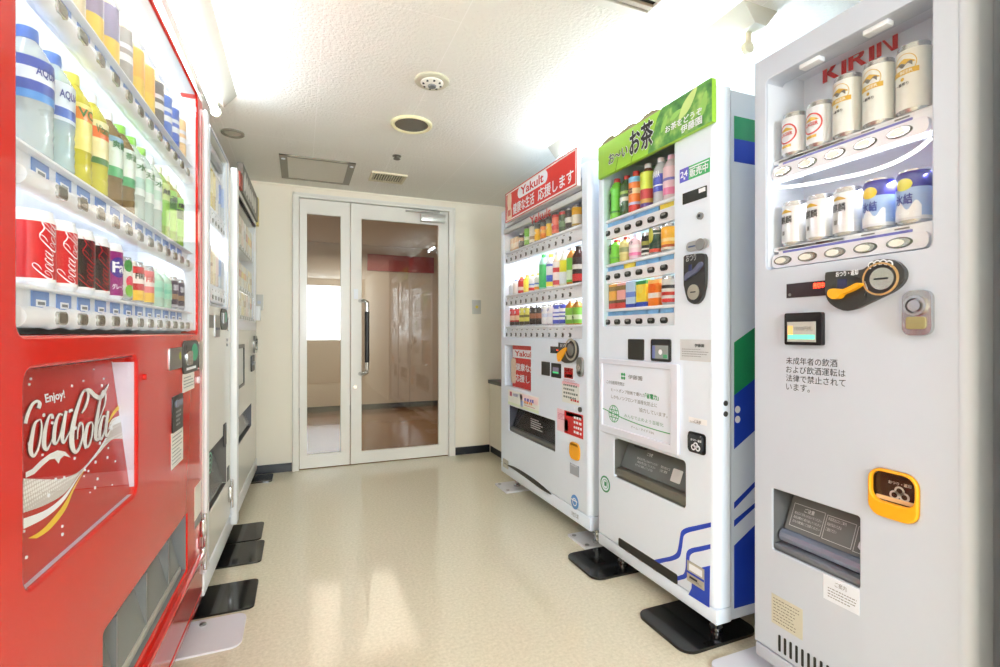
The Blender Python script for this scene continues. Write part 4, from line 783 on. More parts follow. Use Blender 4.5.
lines(st, r[0]+.08, r[0]+.17, r[2]+.06, r[3]-.015, 3, mat((60, 90, 190), .5), y=-.002, seed=8); lines(st, r[0]+.25, r[1]-.02, r[2]+.07, r[3]-.07, 1, REDINK, y=-.002, fill=.9, seed=9); lines(st, r[0]+.25, r[1]-.05, r[3]-.05, r[3]-.015, 1, mat((110, 110, 190), .5), y=-.002, seed=10); lines(st, r[0]+.25, r[1]-.05, r[2]+.03, r[2]+.06, 1, mat((230, 150, 90), .5), y=-.002, seed=10)
r = (L((557.3, 420))[0], L((583.2, 420))[0], L((583.2, 440.5))[1], L((583.2, 416.5))[1]); st = bottle_promo(r, [(0, .3, 0, 1, mat((245, 205, 215), .5)), (.3, 1, 0, 1, REDINK), (.36, .97, .8, .96, LWHITE), (.3, .45, .1, .6, mat((238, 218, 196), .5))], REDINK, 4)
txt(st, 'ヤクルト', r[0]+.17, r[1]-.03, r[2]+.115, r[2]+.15, LWHITE, y=-.002, bold=.02); lines(st, r[0]+.17, r[1]-.01, r[2]+.01, r[2]+.105, 4, LWHITE, y=-.002, seed=11); lines(st, r[0]+.14, r[1]-.03, r[2]+.165, r[2]+.185, 1, REDINK, y=-.002, seed=12); lines(st, r[0]+.01, r[0]+.08, r[2]+.06, r[3]-.02, 5, mat((200, 100, 130), .5), y=-.002, seed=13)
recess(yak, 'coin_pocket', (ox[0]-.004, ox[1]+.004, ox[2]-.004, ox[3]+.004), .06, mat((150, 100, 40), .4)); panel('pocket_rim', [rr(*ox, .03), rr(ox[0]+.01, ox[1]-.01, ox[2]+.07, ox[3]-.01, .024)], -.006, .004, ORANGE, yak, .002)
MB().prism(rr(ox[0]+.008, ox[1]-.008, ox[2]+.072, ox[3]-.008, .024), .012, .015).build('pocket_flap', mat((214, 182, 130), .15, clear=.2), yak)
r = S((570.2, 463.5), (579, 478.5)); st = sticker(yak, r, mat((70, 90, 145), .4)); sticker(st, (r[0], r[1], r[2], r[2]+.05), mat((165, 172, 185), .4), 'sticker_foot', y=-.0008); lines(st, r[0]+.01, r[1]-.01, r[2]+.055, r[3]-.01, 3, LWHITE, y=-.002, seed=14)
r = S((503.3, 459), (508.4, 470.5)); q = MB().prism(rr(*r, .003), -.003, 0).build('rating_plate', mat((190, 188, 178), .4, .2), yak); MB().box(r[0]+.02, r[1]-.02, -.0036, -.003, r[2]+.03, r[3]-.03).build('print_block', GREY, q)
x, z = K_.loc(574.8, 503); b = MB().disc(x, z, .035, -.0012, 0); b.build('globe_emblem', mat((90, 150, 215), .4), yak); b = MB().ring(x, z, .02, .015, -.0018, -.0012).box(x-.03, x+.025, -.0018, -.0012, z+.004, z+.01); b.build('emblem_print', LWHITE, yak)
txt(yak, '地球', x-.03, x+.04, z-.075, z-.05, mat((150, 155, 160), .5))
recess(yak, 'delivery_port', (dx0_-.004, dx1_+.004, dzb-.004, dzt+.004), .16, mat((78, 80, 92), .4, .1))
fl = MB().prism([(dx0_+.01, dzb+.03), (dx1_-.01, dzb+.03), (dx1_-.01, dzt-.02), (dx0_+.01, dzt-.02)], 0, .004, f=lambda x, z, y: (x, y+.012+.35*(z-dzb), z)).build('delivery_flap', SMOKE, yak)
lines(fl, dx0_+.26, dx0_+.42, dzb+.06, dzt-.04, 5, mat((190, 190, 190), .5), y=.03, seed=15)
MB().box(dx0_, dx1_, .008, .06, dzb, dzb+.028, bev=.006).build('delivery_sill', mat((100, 100, 98), .3), yak)
for x in (-w+.09, w-.06): leg(yak, x, .08, KZB+.002, zb=.0125); leg(yak, x, .62, KZB+.002, zb=.0125)
# ---- its drinks
D = .052; GK = ['drinks on the top shelf of the red sign machine', 'drinks on the middle shelf of the red sign machine', 'drinks on the bottom shelf of the red sign machine']
HCAP = [.23]
def itemh(fr, px, py, d, base): return max(.085, min(HCAP[0], fr.loc(px, py, d)[1]-base))
whk = lambda k, row: '%s on red sign machine\'s %s shelf' % (ORD[k], row)
top = [(205, 355, 'carton', 'small beige coffee carton', (226, 190, 150), [(.2, .6, (235, 215, 190))]), (240, 342, 'carton', 'small beige coffee carton', (224, 186, 140), [(.2, .6, (236, 220, 200))]), (274, 290, 'can', 'black and brown coffee can', (50, 40, 34), [(.5, .8, (190, 130, 70))]), (320, 236, 'can', 'lime green tea can', (130, 195, 70), [(.3, .5, (220, 232, 190))]), (364, 218, 'can', 'beige and white can', (226, 220, 200), [(.2, .4, (170, 140, 100))]), (408, 200, 'can', 'yellow juice can with dark top', (242, 190, 40), [(.72, 1, (96, 96, 92))]), (456, 178, 'can', 'orange juice can with dark top', (240, 140, 40), [(.72, 1, (96, 96, 92)), (.3, .5, (240, 180, 80))]), (506, 152, 'can', 'bright yellow juice can with dark top', (244, 200, 30), [(.72, 1, (96, 100, 92))]), (560, 120, 'can', 'peach juice can with red top', (236, 120, 90), [(.85, 1, (200, 40, 40)), (.2, .45, (222, 70, 60))]), (620, 95, 'can', 'dark green soup can with red top', (70, 92, 60), [(.85, 1, (190, 40, 40)), (.2, .5, (120, 150, 110))]), (674, 82, 'can', 'black coffee can with white band', (60, 48, 46), [(.3, .6, (232, 228, 222))]), (730, 58, 'can', 'white can with yellow top', (238, 232, 215), [(.6, 1, (238, 180, 40)), (.0, .1, (190, 150, 60))])]
for k, (p, t, kind, look, c, bands) in enumerate(top):
    x = K_.loc(490+p/8.333, 300, D)[0]; z = KR[0]+.052; h = itemh(K_, 490+p/8.333, 200+t/8.333, D, z)
    o = carton(h, .05, .04, c, bands) if kind == 'carton' else can(h, .0265 if k < 8 else .03, c, bands)
    if kind == 'can': wrap_text(o, ['', '', 'BLACK', '茶', 'カフェ', 'みかん', 'オレンジ', 'レモン', 'もも', 'コーン', '珈琲', 'ゆず'][k], -.004, h*.4, h*.55, .03, .032 if k > 7 else .0275, LWHITE, .02)
    place(K_, o, x, D, z, look, 'can' if kind == 'can' else 'carton', whk(k, 'top'), GK[0])
mid = [(178, 150, 60, .02, (235, 235, 238), (225, 228, 232), 'small clear bottle with white cap', (220, 222, 228)), (218, 90, 50, .022, (205, 195, 190), (120, 150, 215), 'small white bottle with blue cap', (215, 205, 195)), (266, 64, 40, .024, (170, 40, 40), (205, 140, 60), 'small red drink bottle with orange cap', (180, 40, 40)), (312, 52, 40, .024, (240, 205, 60), (235, 150, 40), 'small yellow drink bottle with orange cap', (245, 225, 80)), (358, 46, 40, .025, (236, 232, 228), (240, 190, 60), 'small white bottle with red base', (240, 238, 236)), (405, 38, 40, .025, (238, 234, 228), (240, 200, 50), 'small white bottle with orange base', (242, 240, 236)),
       (448, -120, 0, .027, (170, 215, 200), (60, 180, 90), 'green capped water bottle', (80, 195, 110)), (510, -122, 0, .028, (235, 235, 240), (232, 220, 50), 'white and blue bottle with yellow cap', (60, 90, 190)), (568, -142, 0, .029, (240, 215, 190), (238, 234, 226), 'milky tea bottle with red label', (240, 232, 230)), (625, -158, 0, .029, (225, 228, 215), (232, 232, 232), 'pale lemon bottle with yellow label', (232, 226, 60)), (688, -180, 0, .031, (196, 130, 50), (238, 238, 238), 'amber tea bottle with green label', (110, 190, 70)), (738, -185, 0, .031, (70, 40, 36), (60, 40, 36), 'dark cola bottle with red base', (50, 36, 36))]
for k, (p, t, _, r, liq, cap, look, lab) in enumerate(mid):
    x = K_.loc(490+p/8.333, 300, D)[0]; z = KR[1]+.052; h = itemh(K_, 490+p/8.333, 270+t/8.333, D, z)
    bands = {2: [(.2, .5, (235, 220, 210))], 3: [(.0, .3, (238, 225, 120))], 4: [(0, .25, (200, 40, 40)), (.45, .6, (120, 150, 210))], 5: [(0, .25, (245, 160, 40)), (.45, .6, (120, 150, 210))], 7: [(.5, .9, (235, 235, 240)), (0, .2, (240, 225, 70))], 8: [(.55, .75, (205, 50, 60)), (.0, .2, (205, 60, 70))], 9: [(0, .5, (226, 232, 238))], 10: [(.1, .5, (215, 232, 200))], 11: [(0, .3, (210, 50, 50)), (.5, .7, (225, 222, 215))]}.get(k, [])
    o = bottle(h, r, liq, cap, lab, (.06, .7), bands, clear=.1 if k in (0, 1, 6) else 0)
    place(K_, o, max(x, wx0+r+.004), D, z, look, 'bottle', whk(k, 'middle'), GK[1])
bot = [(198, 322, 'red coffee can', (190, 40, 40), [(.0, .22, (70, 66, 64)), (.3, .6, (225, 190, 160))]), (238, 320, 'red coffee can', (190, 40, 40), [(.0, .22, (70, 66, 64)), (.3, .6, (225, 190, 160))]), (278, 314, 'olive yellow coffee can', (216, 210, 100), [(.0, .2, (80, 76, 66)), (.45, .6, (120, 116, 60))]), (318, 310, 'olive yellow coffee can', (216, 210, 100), [(.0, .2, (80, 76, 66)), (.45, .6, (120, 116, 60))]), (364, 306, 'black coffee can', (40, 36, 36), [(.35, .65, (150, 96, 70))]), (412, 303, 'black coffee can', (40, 36, 36), [(.35, .65, (150, 96, 70))]),
       (468, 298, 'white milk can', (238, 238, 240), [(.4, .6, (215, 222, 238))]), (515, 294, 'white milk can', (238, 238, 240), [(.4, .6, (215, 222, 238))]), (562, 285, 'blue and white can', (70, 84, 190), [(.2, .34, (236, 236, 242)), (.42, .55, (236, 236, 242)), (.62, .8, (236, 236, 242))]), (614, 278, 'blue and white can', (70, 84, 190), [(.2, .34, (236, 236, 242)), (.42, .55, (236, 236, 242)), (.62, .8, (236, 236, 242))])]
for k, (p, t, look, c, bands) in enumerate(bot):
    x = K_.loc(490+p/8.333, 300, D)[0]; z = KR[2]+.052; h = itemh(K_, 490+p/8.333, 270+t/8.333, D, z); o = can(h, .026, c, bands)
    wrap_text(o, ['WONDA', 'WONDA', '微糖', '微糖', 'BLACK', 'BLACK', 'ミルク', 'ミルク', '牛乳', '牛乳'][k] if k > 1 else '珈琲', -.004, h*.66, h*.8, .03, .027, LWHITE if k not in (6, 7) else BLUEINK, .02)
    place(K_, o, x, D, z, look, 'can', whk(k, 'bottom'), GK[2])
for k, p, t in ((10, 676, 262), (11, 735, 256)):
    x = K_.loc(490+p/8.333, 300, D)[0]; z = KR[2]+.052; h = itemh(K_, 490+p/8.333, 270+t/8.333, D, z); o = bottle(h, .03, (190, 130, 60), (226, 222, 205), (125, 185, 60), (.05, .68), [(.25, .55, (215, 230, 190))]); wrap_text(o, '茶', -.004, h*.2, h*.36, .03, .0315, mat((60, 110, 40), .5), .03)
    place(K_, o, x, D, z, 'green tea bottle with amber neck', 'bottle', whk(k, 'bottom'), GK[2])
# ------------------------------------------------------------------ white machine with a green sign
it0, it1 = 1.205, 1.89; I_ = rframe(it0, it1); w = (it1-it0)/2
ito = machine(I_, 'white drinks machine with a green tea leaf sign and blue stripes near its foot')
IZB, IZT = .07, 1.83
b = cabinet(ito, -w, w-.012, .075, .74, IZB, IZT, WHITE)
L = lambda a, d=0: I_.loc(*a, d)
wx0, wx1 = L((602.8, 300))[0], L((674.3, 300))[0]; wz0 = (L((603.2, 327.6))[1]+L((674, 325.8))[1])/2; wz1 = 1.765
dz = (L((613.4, 477.5))[1]+L((684.9, 509.4))[1])/2, (L((614.3, 438.8))[1]+L((686, 462))[1])/2; dx = L((613.8, 460))[0], L((685.5, 480))[0]
panel('front_panel', [rr(-w+.012, w-.026, .125, IZT, .002), rr(wx0, wx1, wz0, wz1, .006), rr(dx[0], dx[1], dz[0], dz[1], .015)], 0, .06, WHITE, ito, .003, (-w, w, .125, IZT, (.012, .026)))
MB().box(-w, w, .0, .07, IZB, .122, bev=.008).build('base_rail', WHITE, ito); panel('door_seal', [rr(-w+.01, w-.016, .1, IZT-.01, .01), rr(-w+.03, w-.036, .12, IZT-.03, .01)], .06, .076, mat((196, 198, 202), .5), ito)
display(ito, (wx0, wx1, wz0, wz1), .28, under=(1.26, 1.455), liner=mat((205, 228, 232), .5, noise=.01))
MB().box(wx0, wx1, .20, .21, wz1-.2, wz1).build('back_card', mat((60, 140, 90), .5), ito)
IR = [(L((607.8, 234.6), .02)[1]+L((664.6, 216.6), .02)[1])/2, (L((607.8, 278.6), .02)[1]+L((664.6, 268.8), .02)[1])/2, (L((607.5, 323), .02)[1]+L((664, 321.6), .02)[1])/2]
ibx = [L((590+p/8.333, 330), .02)[0] for p in (148, 232, 318, 412, 512, 620)]; sp = (ibx[-1]-ibx[0])/5; ibx = [ibx[0]+k*sp for k in range(6)]
SKY = mat((130, 190, 240), .5, noise=.15, scale=200); YTAG = mat((245, 225, 80), .5)
tagm = [[SKY]*5+[YTAG], [SKY, SKY, YTAG, SKY, SKY, SKY], [SKY]*6]
for r_, z in enumerate(IR): rails(I_, ito, [z], wx0, wx1, ibx, .026, lambda x, z: MB().prism(rr(x-.019, x+.019, z-.011, z+.011, .01), .015, .02, 0).prism(rr(x-.011, x+.011, z+.0, z+.009, .004), .0138, .015, 1), .058, tagm[r_], .082, price=False)
# sign: printed tea leaves, brush lettering, a cut-out tree line on top
sx0, sx1 = L((598, 172), -.02)[0], L((717, 100), -.02)[0]; sx1 = min(sx1, w); sz0 = (L((598.2, 180), -.02)[1]+L((716.9, 120.5), -.02)[1])/2; sz1 = 1.848
SW, SH = sx1-sx0, sz1-sz0; U = lambda u, v: (sx0+SW*u, sz0+SH*v)
LIME = mat((158, 210, 62), .4, noise=.12, scale=5)
sgi = MB().box(sx0, sx1, -.02, .0, sz0, sz1, bev=.003).build('header_sign', LIME, ito)
def leafmat():
    m = mat((110, 175, 70), .45, noise=0, key='teafield'); n = m.node_tree.nodes; Lk = m.node_tree.links.new; tc = n.new('ShaderNodeTexCoord'); v = n.new('ShaderNodeTexVoronoi'); v.inputs['Scale'].default_value = 26; t = n.new('ShaderNodeTexNoise'); t.inputs['Scale'].default_value = 22
    r = n.new('ShaderNodeValToRGB'); e = r.color_ramp.elements; e[0].position = .25; e[0].color = (*lin((44, 104, 44)), 1); e[1].position = .72; e[1].color = (*lin((176, 216, 108)), 1); x = e.new(.48); x.color = (*lin((92, 158, 66)), 1)
    Lk(tc.outputs['Object'], v.inputs[0]); Lk(tc.outputs['Object'], t.inputs[0]); Lk(t.outputs['Fac'], r.inputs[0]); Lk(r.outputs[0], n['Principled BSDF'].inputs['Base Color']); return m
TEA = leafmat()
MB().prism([U(.52, 0), U(1, 0), U(1, 1), U(.64, 1), U(.6, .8), U(.57, .5), U(.53, .2)], -.0212, -.02).build('leaf_photo', TEA, sgi)
b = MB()
for (u, v, a, l, k) in ((.84, .72, .75, .13, 1), (.75, .62, .3, .07, 0), (.95, .5, 1.3, .09, 0), (.66, .55, 1.0, .07, 0)):
    x, z = U(u, v); c, s = math.cos(a), math.sin(a); P = [(-.5, 0), (-.2, .16), (.15, .15), (.5, 0), (.15, -.15), (-.2, -.16)]
    b.face([(x+(p*c-q*s)*l*.9, -.0217-.0003*k, z+(p*s+q*c)*l*.9) for p, q in smooth(P, 3)], k)
b.build('leaf_print', [mat((150, 205, 95), .4), mat((205, 230, 140), .4)], sgi)
RR = random.Random(5); top = [(sx0+.01, sz1-.004)]+[(sx0+.01+(SW*.62-.02)*k/26, sz1+.006+.012*math.sin(k*.35)**2+RR.uniform(0, .008)) for k in range(1, 26)]+[(sx0+SW*.62, sz1-.004)]
MB().prism(top, -.014, -.008).build('treeline_cutout', mat((150, 140, 110), .6, noise=.3, scale=60), ito)
a, c = U(.13, .27), U(.33, .58); txt(sgi, 'お〜い', a[0], c[0], a[1], c[1], BLACK, y=-.0226, bold=.018); txt(sgi, 'お〜い', a[0]-.003, c[0]+.003, a[1]-.003, c[1]+.003, LWHITE, y=-.0218, bold=.06)
a, c = U(.35, .16), U(.57, .9)
txt(sgi, 'お茶', a[0], c[0], a[1], c[1], BLACK, y=-.0226, bold=.03); txt(sgi, 'お茶', a[0]-.003, c[0]+.003, a[1]-.003, c[1]+.003, LWHITE, y=-.0218, bold=.06)
a, c = U(.67, .28), U(.94, .46); txt(sgi, 'お茶をどうぞ', a[0], c[0], a[1], c[1], LWHITE, y=-.0226, bold=.02); a, c = U(.79, .06), U(.94, .26); txt(sgi, '伊藤園', a[0], c[0], a[1], c[1], LWHITE, y=-.0226, bold=.02)
for u in (.2, .36): x, z = U(u, 0); MB().tube([(x+.03, -.0205, z+SH*.55), (x, -.0205, z)], .0012, 0, 6).build('seam_line', mat((90, 130, 50), .5), sgi)
# right-hand fittings
S = lambda a, b: I_.rect(a, b)
def quad(c): return I_.loc(*c[0])[0], I_.loc(*c[1])[0], I_.loc(*c[2])[1], I_.loc(*c[3])[1]
x0, x1 = L((680, 172))[0], L((710, 172))[0]; z0, z1 = L((680, 184.5))[1], L((680, 171.2))[1]; xm = x0+(x1-x0)*.31; sgn = MB().box(x0, x1, -.0008, 0, z0, z1).build('hours_sign', mat((66, 180, 110), .4), ito); VIO = mat((98, 96, 205), .4)
MB().box(x0, xm, -.0014, -.0008, z0, z1).build('hours_block', VIO, sgn); txt(sgn, '24', x0+.004, xm-.004, z0+(z1-z0)*.34, z1-.01, LWHITE, y=-.002, bold=.02); txt(sgn, '時間', x0+.02, xm-.015, z0+.006, z0+(z1-z0)*.32, LWHITE, y=-.002, bold=.02); txt(sgn, '販売中', xm+.006, x1-.006, z0+.005, z1-(z1-z0)*.26, LWHITE, y=-.002, bold=.02)
MB().box(xm+.004, x1-.004, -.0014, -.0008, z1-(z1-z0)*.2, z1-(z1-z0)*.12).build('hours_line', LWHITE, sgn)
x0, x1, z0, z1 = quad(((683.2, 200), (707, 192), (683.2, 206), (683.2, 195))); q = MB().box(x0, x1, -.003, 0, z0, z1).build('price_display', mat((52, 54, 52), .15), ito); sticker(q, (x0+(x1-x0)*.7, x1-.004, z0+(z1-z0)*.55, z1-.004), LWHITE, y=-.003)
x, z = L((701, 217)); MB().disc(x, z, .012, -.008, 0).disc(x, z, .005, -.0095, -.008, 1).build('keyhole', [STEEL, DARK], ito)
x0, x1, z0, z1 = quad(((687.4, 246), (709.5, 246), (687.4, 254.5), (709.5, 237.5))); z0, z1 = min(z0, z1)+.004, max(z0, z1)-.004
q = MB().prism(rr(x0, x1, z0, z1, .03), -.006, 0).build('door_handle', mat((200, 200, 200), .28, .75), ito); MB().disc(x0+(x1-x0)*.66, (z0+z1)/2, .02, -.009, -.006).build('lock', STEEL, q); MB().prism(rr(x0+.012, x0+(x1-x0)*.48, z0+.018, z1-.02, .012), -.008, -.006).build('handle_grip', mat((90, 110, 150), .3, .4), q)
cpx = [(686.3, 262), (686.6, 258), (690, 256.2), (704, 254.6), (707.5, 257), (708, 265), (707.6, 285), (706.5, 291), (704.5, 299), (700, 304.3), (696, 305), (691, 302), (688.5, 296), (687, 289), (686.3, 284)]
q = MB().prism(smooth(I_.pts(cpx), 4), -.012, 0).build('coin_panel', mat((50, 50, 49), .35), ito)
x, z = L((696.3, 293.2)); MB().disc(x, z, .026, -.015, -.012).box(x-.012, x+.012, -.0155, -.015, z-.002, z+.002, 1).build('coin_guide', [mat((196, 190, 176), .3, .7), BLACK], q)
P = [(689, 282), (688.6, 277.5), (691.5, 273.5), (697, 271), (703, 264), (705.8, 263.5), (705.5, 267.5), (700, 274), (696, 277), (691.5, 279.5)]
MB().prism(smooth(I_.pts(P), 3), -.02, -.012).build('return_lever', mat((92, 96, 122), .35), q); x0, z1 = L((689, 258)); x1, z0 = L((699, 261.5)); txt(q, 'おつり', x0, x1, min(z0, z1), max(z0, z1)+.006, mat((190, 190, 190), .5), y=-.0128, bold=.01)
MB().box(*[L((691.5, 270))[0], L((694.5, 270))[0]], -.0135, -.012, L((692, 272))[1], L((692, 266))[1]).build('coin_window', mat((70, 74, 110), .2), q)
r = S((628.9, 340), (644.3, 361.3)); MB().prism(rr(*r, .005), -.005, 0).build('blank_cover', mat((48, 48, 45), .3), ito)
r = S((652, 340), (671.5, 363.2)); q = MB().prism(rr(*r, .008), -.006, 0).build('note_reader', mat((38, 38, 40), .3), ito); w_, h_ = r[1]-r[0], r[3]-r[2]
MB().box(r[0]+w_*.1, r[1]-w_*.1, -.007, -.006, r[2]+h_*.12, r[2]+h_*.72).build('note_guide', mat((170, 178, 178), .2, .3), q); MB().disc(r[0]+w_*.52, r[2]+h_*.42, h_*.12, -.0076, -.007).build('note_light', LWHITE, q); MB().box(r[0]+w_*.66, r[0]+w_*.86, -.0076, -.007, r[2]+h_*.16, r[2]+h_*.32).build('green_light', mat((60, 150, 100), .3), q); MB().box(r[0]+w_*.1, r[0]+w_*.24, -.008, -.007, r[2]+h_*.12, r[2]+h_*.7).build('note_stripe', mat((110, 120, 170), .3), q)
r = S((680.3, 340.3), (711, 363.2)); st = sticker(ito, r, mat((206, 210, 214), .4)); lines(st, r[0]+.01, r[1]-.01, r[2]+.012, r[3]-.03, 4, INKL, y=-.0014, fill=.3, seed=20); x0, x1 = r[0]+(r[1]-r[0])*.5, r[0]+(r[1]-r[0])*.8; txt(st, '伊藤園', x0, x1, r[3]-.026, r[3]-.014, INK, y=-.0014, bold=.01)
# framed notice
nx0, nx1 = L((601.2, 400))[0], L((680, 400))[0]; nz1 = (L((601.4, 358.6))[1]+L((680, 366))[1])/2; nz0 = (L((600.8, 432.5))[1]+L((680, 455.2))[1])/2
nb = panel('notice_frame', [rr(nx0, nx1, nz0, nz1, .008), rr(nx0+.02, nx1-.038, nz0+.032, nz1-.022, .003)], -.012, 0, mat((222, 226, 240), .35, noise=.01), ito, .003)
x0, x1, z0, z1 = nx0+.018, nx1-.036, nz0+.03, nz1-.02; sh = MB().box(x0, x1, -.004, -.001, z0, z1).build('notice_sheet', mat((232, 240, 254), .35, noise=.005), nb)
V = lambda u, v: (x0+(x1-x0)*u, z0+(z1-z0)*v)
def nt(s, u0, u1, v0, v1, m=INKL, bold=.0): a, b = V(u0, v0), V(u1, v1); return txt(sh, s, a[0], b[0], a[1], b[1], m, y=-.0048, bold=bold)
nt('伊藤園', .42, .62, .795, .86, INK); nt('この自動販売機は', .07, .36, .675, .735); nt('ヒートポンプ技術で優れた', .15, .66, .565, .62); nt('「省電力」', .66, .84, .555, .63, GREENINK, .02); nt('しかもノンフロンで温暖化防止に', .15, .82, .455, .515); nt('協力しています。', .58, .95, .345, .405)
nt('みんなで止めよう温暖化', .36, .9, .21, .265, mat((120, 165, 150), .5)); nt('チーム・マイナス6%', .46, .78, .075, .11)
a = V(.34, .825); b = MB()
for k in range(4): t = math.pi/4+k*math.pi/2; b.disc(a[0]+.0105*math.cos(t), a[1]+.0105*math.sin(t), .0066, -.0048, -.004, n=12)
b.build('clover_emblem', GREENINK, sh)
a = V(.19, .22); b = MB().ring(a[0], a[1], .037, .034, -.0046, -.004).ring(a[0]-.004, a[1], .012, .0095, -.0046, -.004)
for k in (-1, 0, 1): hw = math.sqrt(.034**2-(k*.016)**2); b.box(a[0]-hw, a[0]+hw, -.0046, -.004, a[1]+k*.016-.0015, a[1]+k*.016+.0015)
for k in (-1, 1): b.tube(smooth([(a[0]+k*.004, -.0044, a[1]+.034), (a[0]+k*.02, -.0044, a[1]), (a[0]+k*.004, -.0044, a[1]-.034)], 4, False), .0013, 0, 6)
b.build('globe_emblem', GREENINK, sh)
MB().tube(smooth([V(0, .265)[:1]+(-.0044,)+V(0, .265)[1:], V(.3, .195)[:1]+(-.0044,)+V(.3, .195)[1:], V(.55, .16)[:1]+(-.0044,)+V(.55, .16)[1:], V(.8, .145)[:1]+(-.0044,)+V(.8, .145)[1:], V(1, .145)[:1]+(-.0044,)+V(1, .145)[1:]], 4, False), .0018, 0, 6).build('green_line', GREENINK, sh)
# delivery opening
recess(ito, 'delivery_port', (dx[0]-.004, dx[1]+.004, dz[0]-.004, dz[1]+.004), .17, mat((110, 112, 108), .4, .2))
fl = MB().prism([(dx[0]+.008, dz[0]+.045), (dx[1]-.008, dz[0]+.045), (dx[1]-.008, dz[1]-.012), (dx[0]+.008, dz[1]-.012)], 0, .004, f=lambda x, z, y: (x, y+.012+.4*(z-dz[0]), z)).build('delivery_flap', mat((118, 124, 124), .12, clear=.25), ito)
ff = lambda d=.0006: (lambda x, z: (x, .012+.4*(z-dz[0])-d, z)); DWx = dx[1]-dx[0]
txt(fl, 'ご注意', dx[0]+DWx*.34, dx[0]+DWx*.42, dz[1]-.05, dz[1]-.038, LWHITE, f=ff())
for k, (u0, u1) in enumerate(((.22, .52), (.24, .5), (.22, .48), (.56, .68), (.56, .66))): txt(fl, ['取出口に手を入れないでください', '商品を取り出してください', 'やけどに注意してください', '取出口', '注意'][k], dx[0]+DWx*u0, dx[0]+DWx*u1, dz[1]-.075-.013*(k % 3), dz[1]-.066-.013*(k % 3), mat((205, 208, 208), .5), f=ff())
MB().prism(rr(dx[0]+DWx*.72, dx[0]+DWx*.84, dz[1]-.105, dz[1]-.06, .004), 0, .001, f=lambda x, z, y: (x, .011+.4*(z-dz[0])+y-.001, z)).build('warning_print', mat((215, 218, 218), .5), fl)
MB().box(dx[0], dx[1], .008, .07, dz[0], dz[0]+.04, bev=.01).build('delivery_sill', mat((104, 102, 92), .3), ito); MB().box(dx[0]+DWx*.33, dx[0]+DWx*.48, .0, .014, dz[1]-.01, dz[1]-.002).build('flap_catch', BLACK, ito)
# pocket, stickers
r = S((688.6, 431.5), (706, 457)); q = MB().prism(rr(*r, .012), -.003, .0).build('coin_pocket', BLACK, ito); w_, h_ = r[1]-r[0], r[3]-r[2]
MB().prism(rr(r[0]+w_*.1, r[1]-w_*.1, r[2]+h_*.1, r[3]-h_*.08, .01), -.012, -.003).build('pocket_flap', mat((56, 58, 62), .15), q); txt(q, 'おつり・返却', r[0]+w_*.3, r[0]+w_*.9, r[2]+h_*.6, r[2]+h_*.72, LWHITE, y=-.0128, bold=.02)
b = MB()
for sx_, sz_ in ((.45, .3), (.7, .3), (.58, .42)): b.ring(r[0]+w_*sx_, r[2]+h_*sz_, w_*.13, w_*.07, -.0132, -.012)
b.build('coin_symbol', LWHITE, q)
r = S((688.8, 417.5), (707, 427)); st = sticker(ito, r, mat((244, 246, 250), .5)); txt(st, 'ご注意', r[0]+.025, r[1]-.025, r[3]-.016, r[3]-.006, INK, y=-.0014); lines(st, r[0]+.006, r[1]-.006, r[2]+.004, r[3]-.02, 2, INKL, y=-.0014, fill=.4, seed=22)
x, z = L((605.3, 485)); b = MB().ring(x, z, .036, .029, -.0012, 0, n=24); b.ring(x, z, .021, .019, -.0012, 0); b.box(x-.006, x+.01, -.0012, 0, z-.008, z+.01); b.build('recycling_mark', mat((45, 135, 95), .5), ito)
# blue stripes on the front
BL = lambda pts: I_.pts([(560+a/3.995, 500+c/3.995) for a, c in pts])
def stripe(top, bot, name='blue_stripe'):
    A, B = smooth(BL(top), 6, False), smooth(BL(bot), 6, False); b = MB(); y = -.0009
    for i in range(min(len(A), len(B))-1): b.face([(A[i][0], y, A[i][1]), (A[i+1][0], y, A[i+1][1]), (B[i+1][0], y, B[i+1][1]), (B[i][0], y, B[i][1])])
    return b.build(name, BLUEINK, ito, fix=False)
stripe([(372, 244), (410, 236), (445, 228), (466, 214), (474, 188), (480, 150), (486, 128), (506, 115), (550, 105), (604, 93)], [(392, 259), (420, 252), (450, 246), (478, 232), (487, 200), (491, 170), (496, 146), (514, 134), (554, 124), (604, 112)])
stripe([(462, 312), (480, 305), (495, 298), (502, 275), (504, 235), (508, 210), (524, 197), (560, 189), (602, 180)], [(468, 326), (486, 322), (506, 314), (515, 290), (517, 255), (520, 228), (534, 215), (566, 208), (602, 199)])
MB().prism(BL([(514, 382), (526, 356), (528, 320), (534, 290), (548, 278), (600, 266), (597, 434)]), -.0009, -.0001).build('blue_corner', BLUEINK, ito)
r = S((687.9, 561), (704.5, 590)); PLATE = mat((196, 192, 178), .35, .5)
z_ = lambda a, c: L((560+a/3.995, 500+c/3.995)); A = z_(510, 242); B = z_(578, 272); Cc = z_(508, 322); x0, x1 = A[0], B[0]
q = MB().prism([(x0, Cc[1]), (x1, Cc[1]), (x1, A[1]), (x0, A[1])], -.003, -.001).build('rating_plate', PLATE, ito); hh = A[1]-Cc[1]
MB().box(x0+.01, x1-.008, -.0036, -.003, A[1]-hh*.42, A[1]-hh*.1).build('plate_window', LWHITE, q); MB().box(x0, x1, -.0038, -.003, A[1]-hh*.6, A[1]-hh*.5).build('plate_gap', BLUEINK, q); MB().box(x0+.012, x1-.03, -.0036, -.003, A[1]-hh*.8, A[1]-hh*.7).build('plate_print', DARK, q)
lines(q, x0+.01, x1-.01, Cc[1]+.008, A[1]-hh*.82, 2, INK, y=-.0036, fill=.4, seed=24)
g = BL([(235, 166), (245, 172), (350, 238), (440, 300), (462, 318), (470, 340), (470, 352)]); gx0, gx1 = g[0][0], g[-1][0]
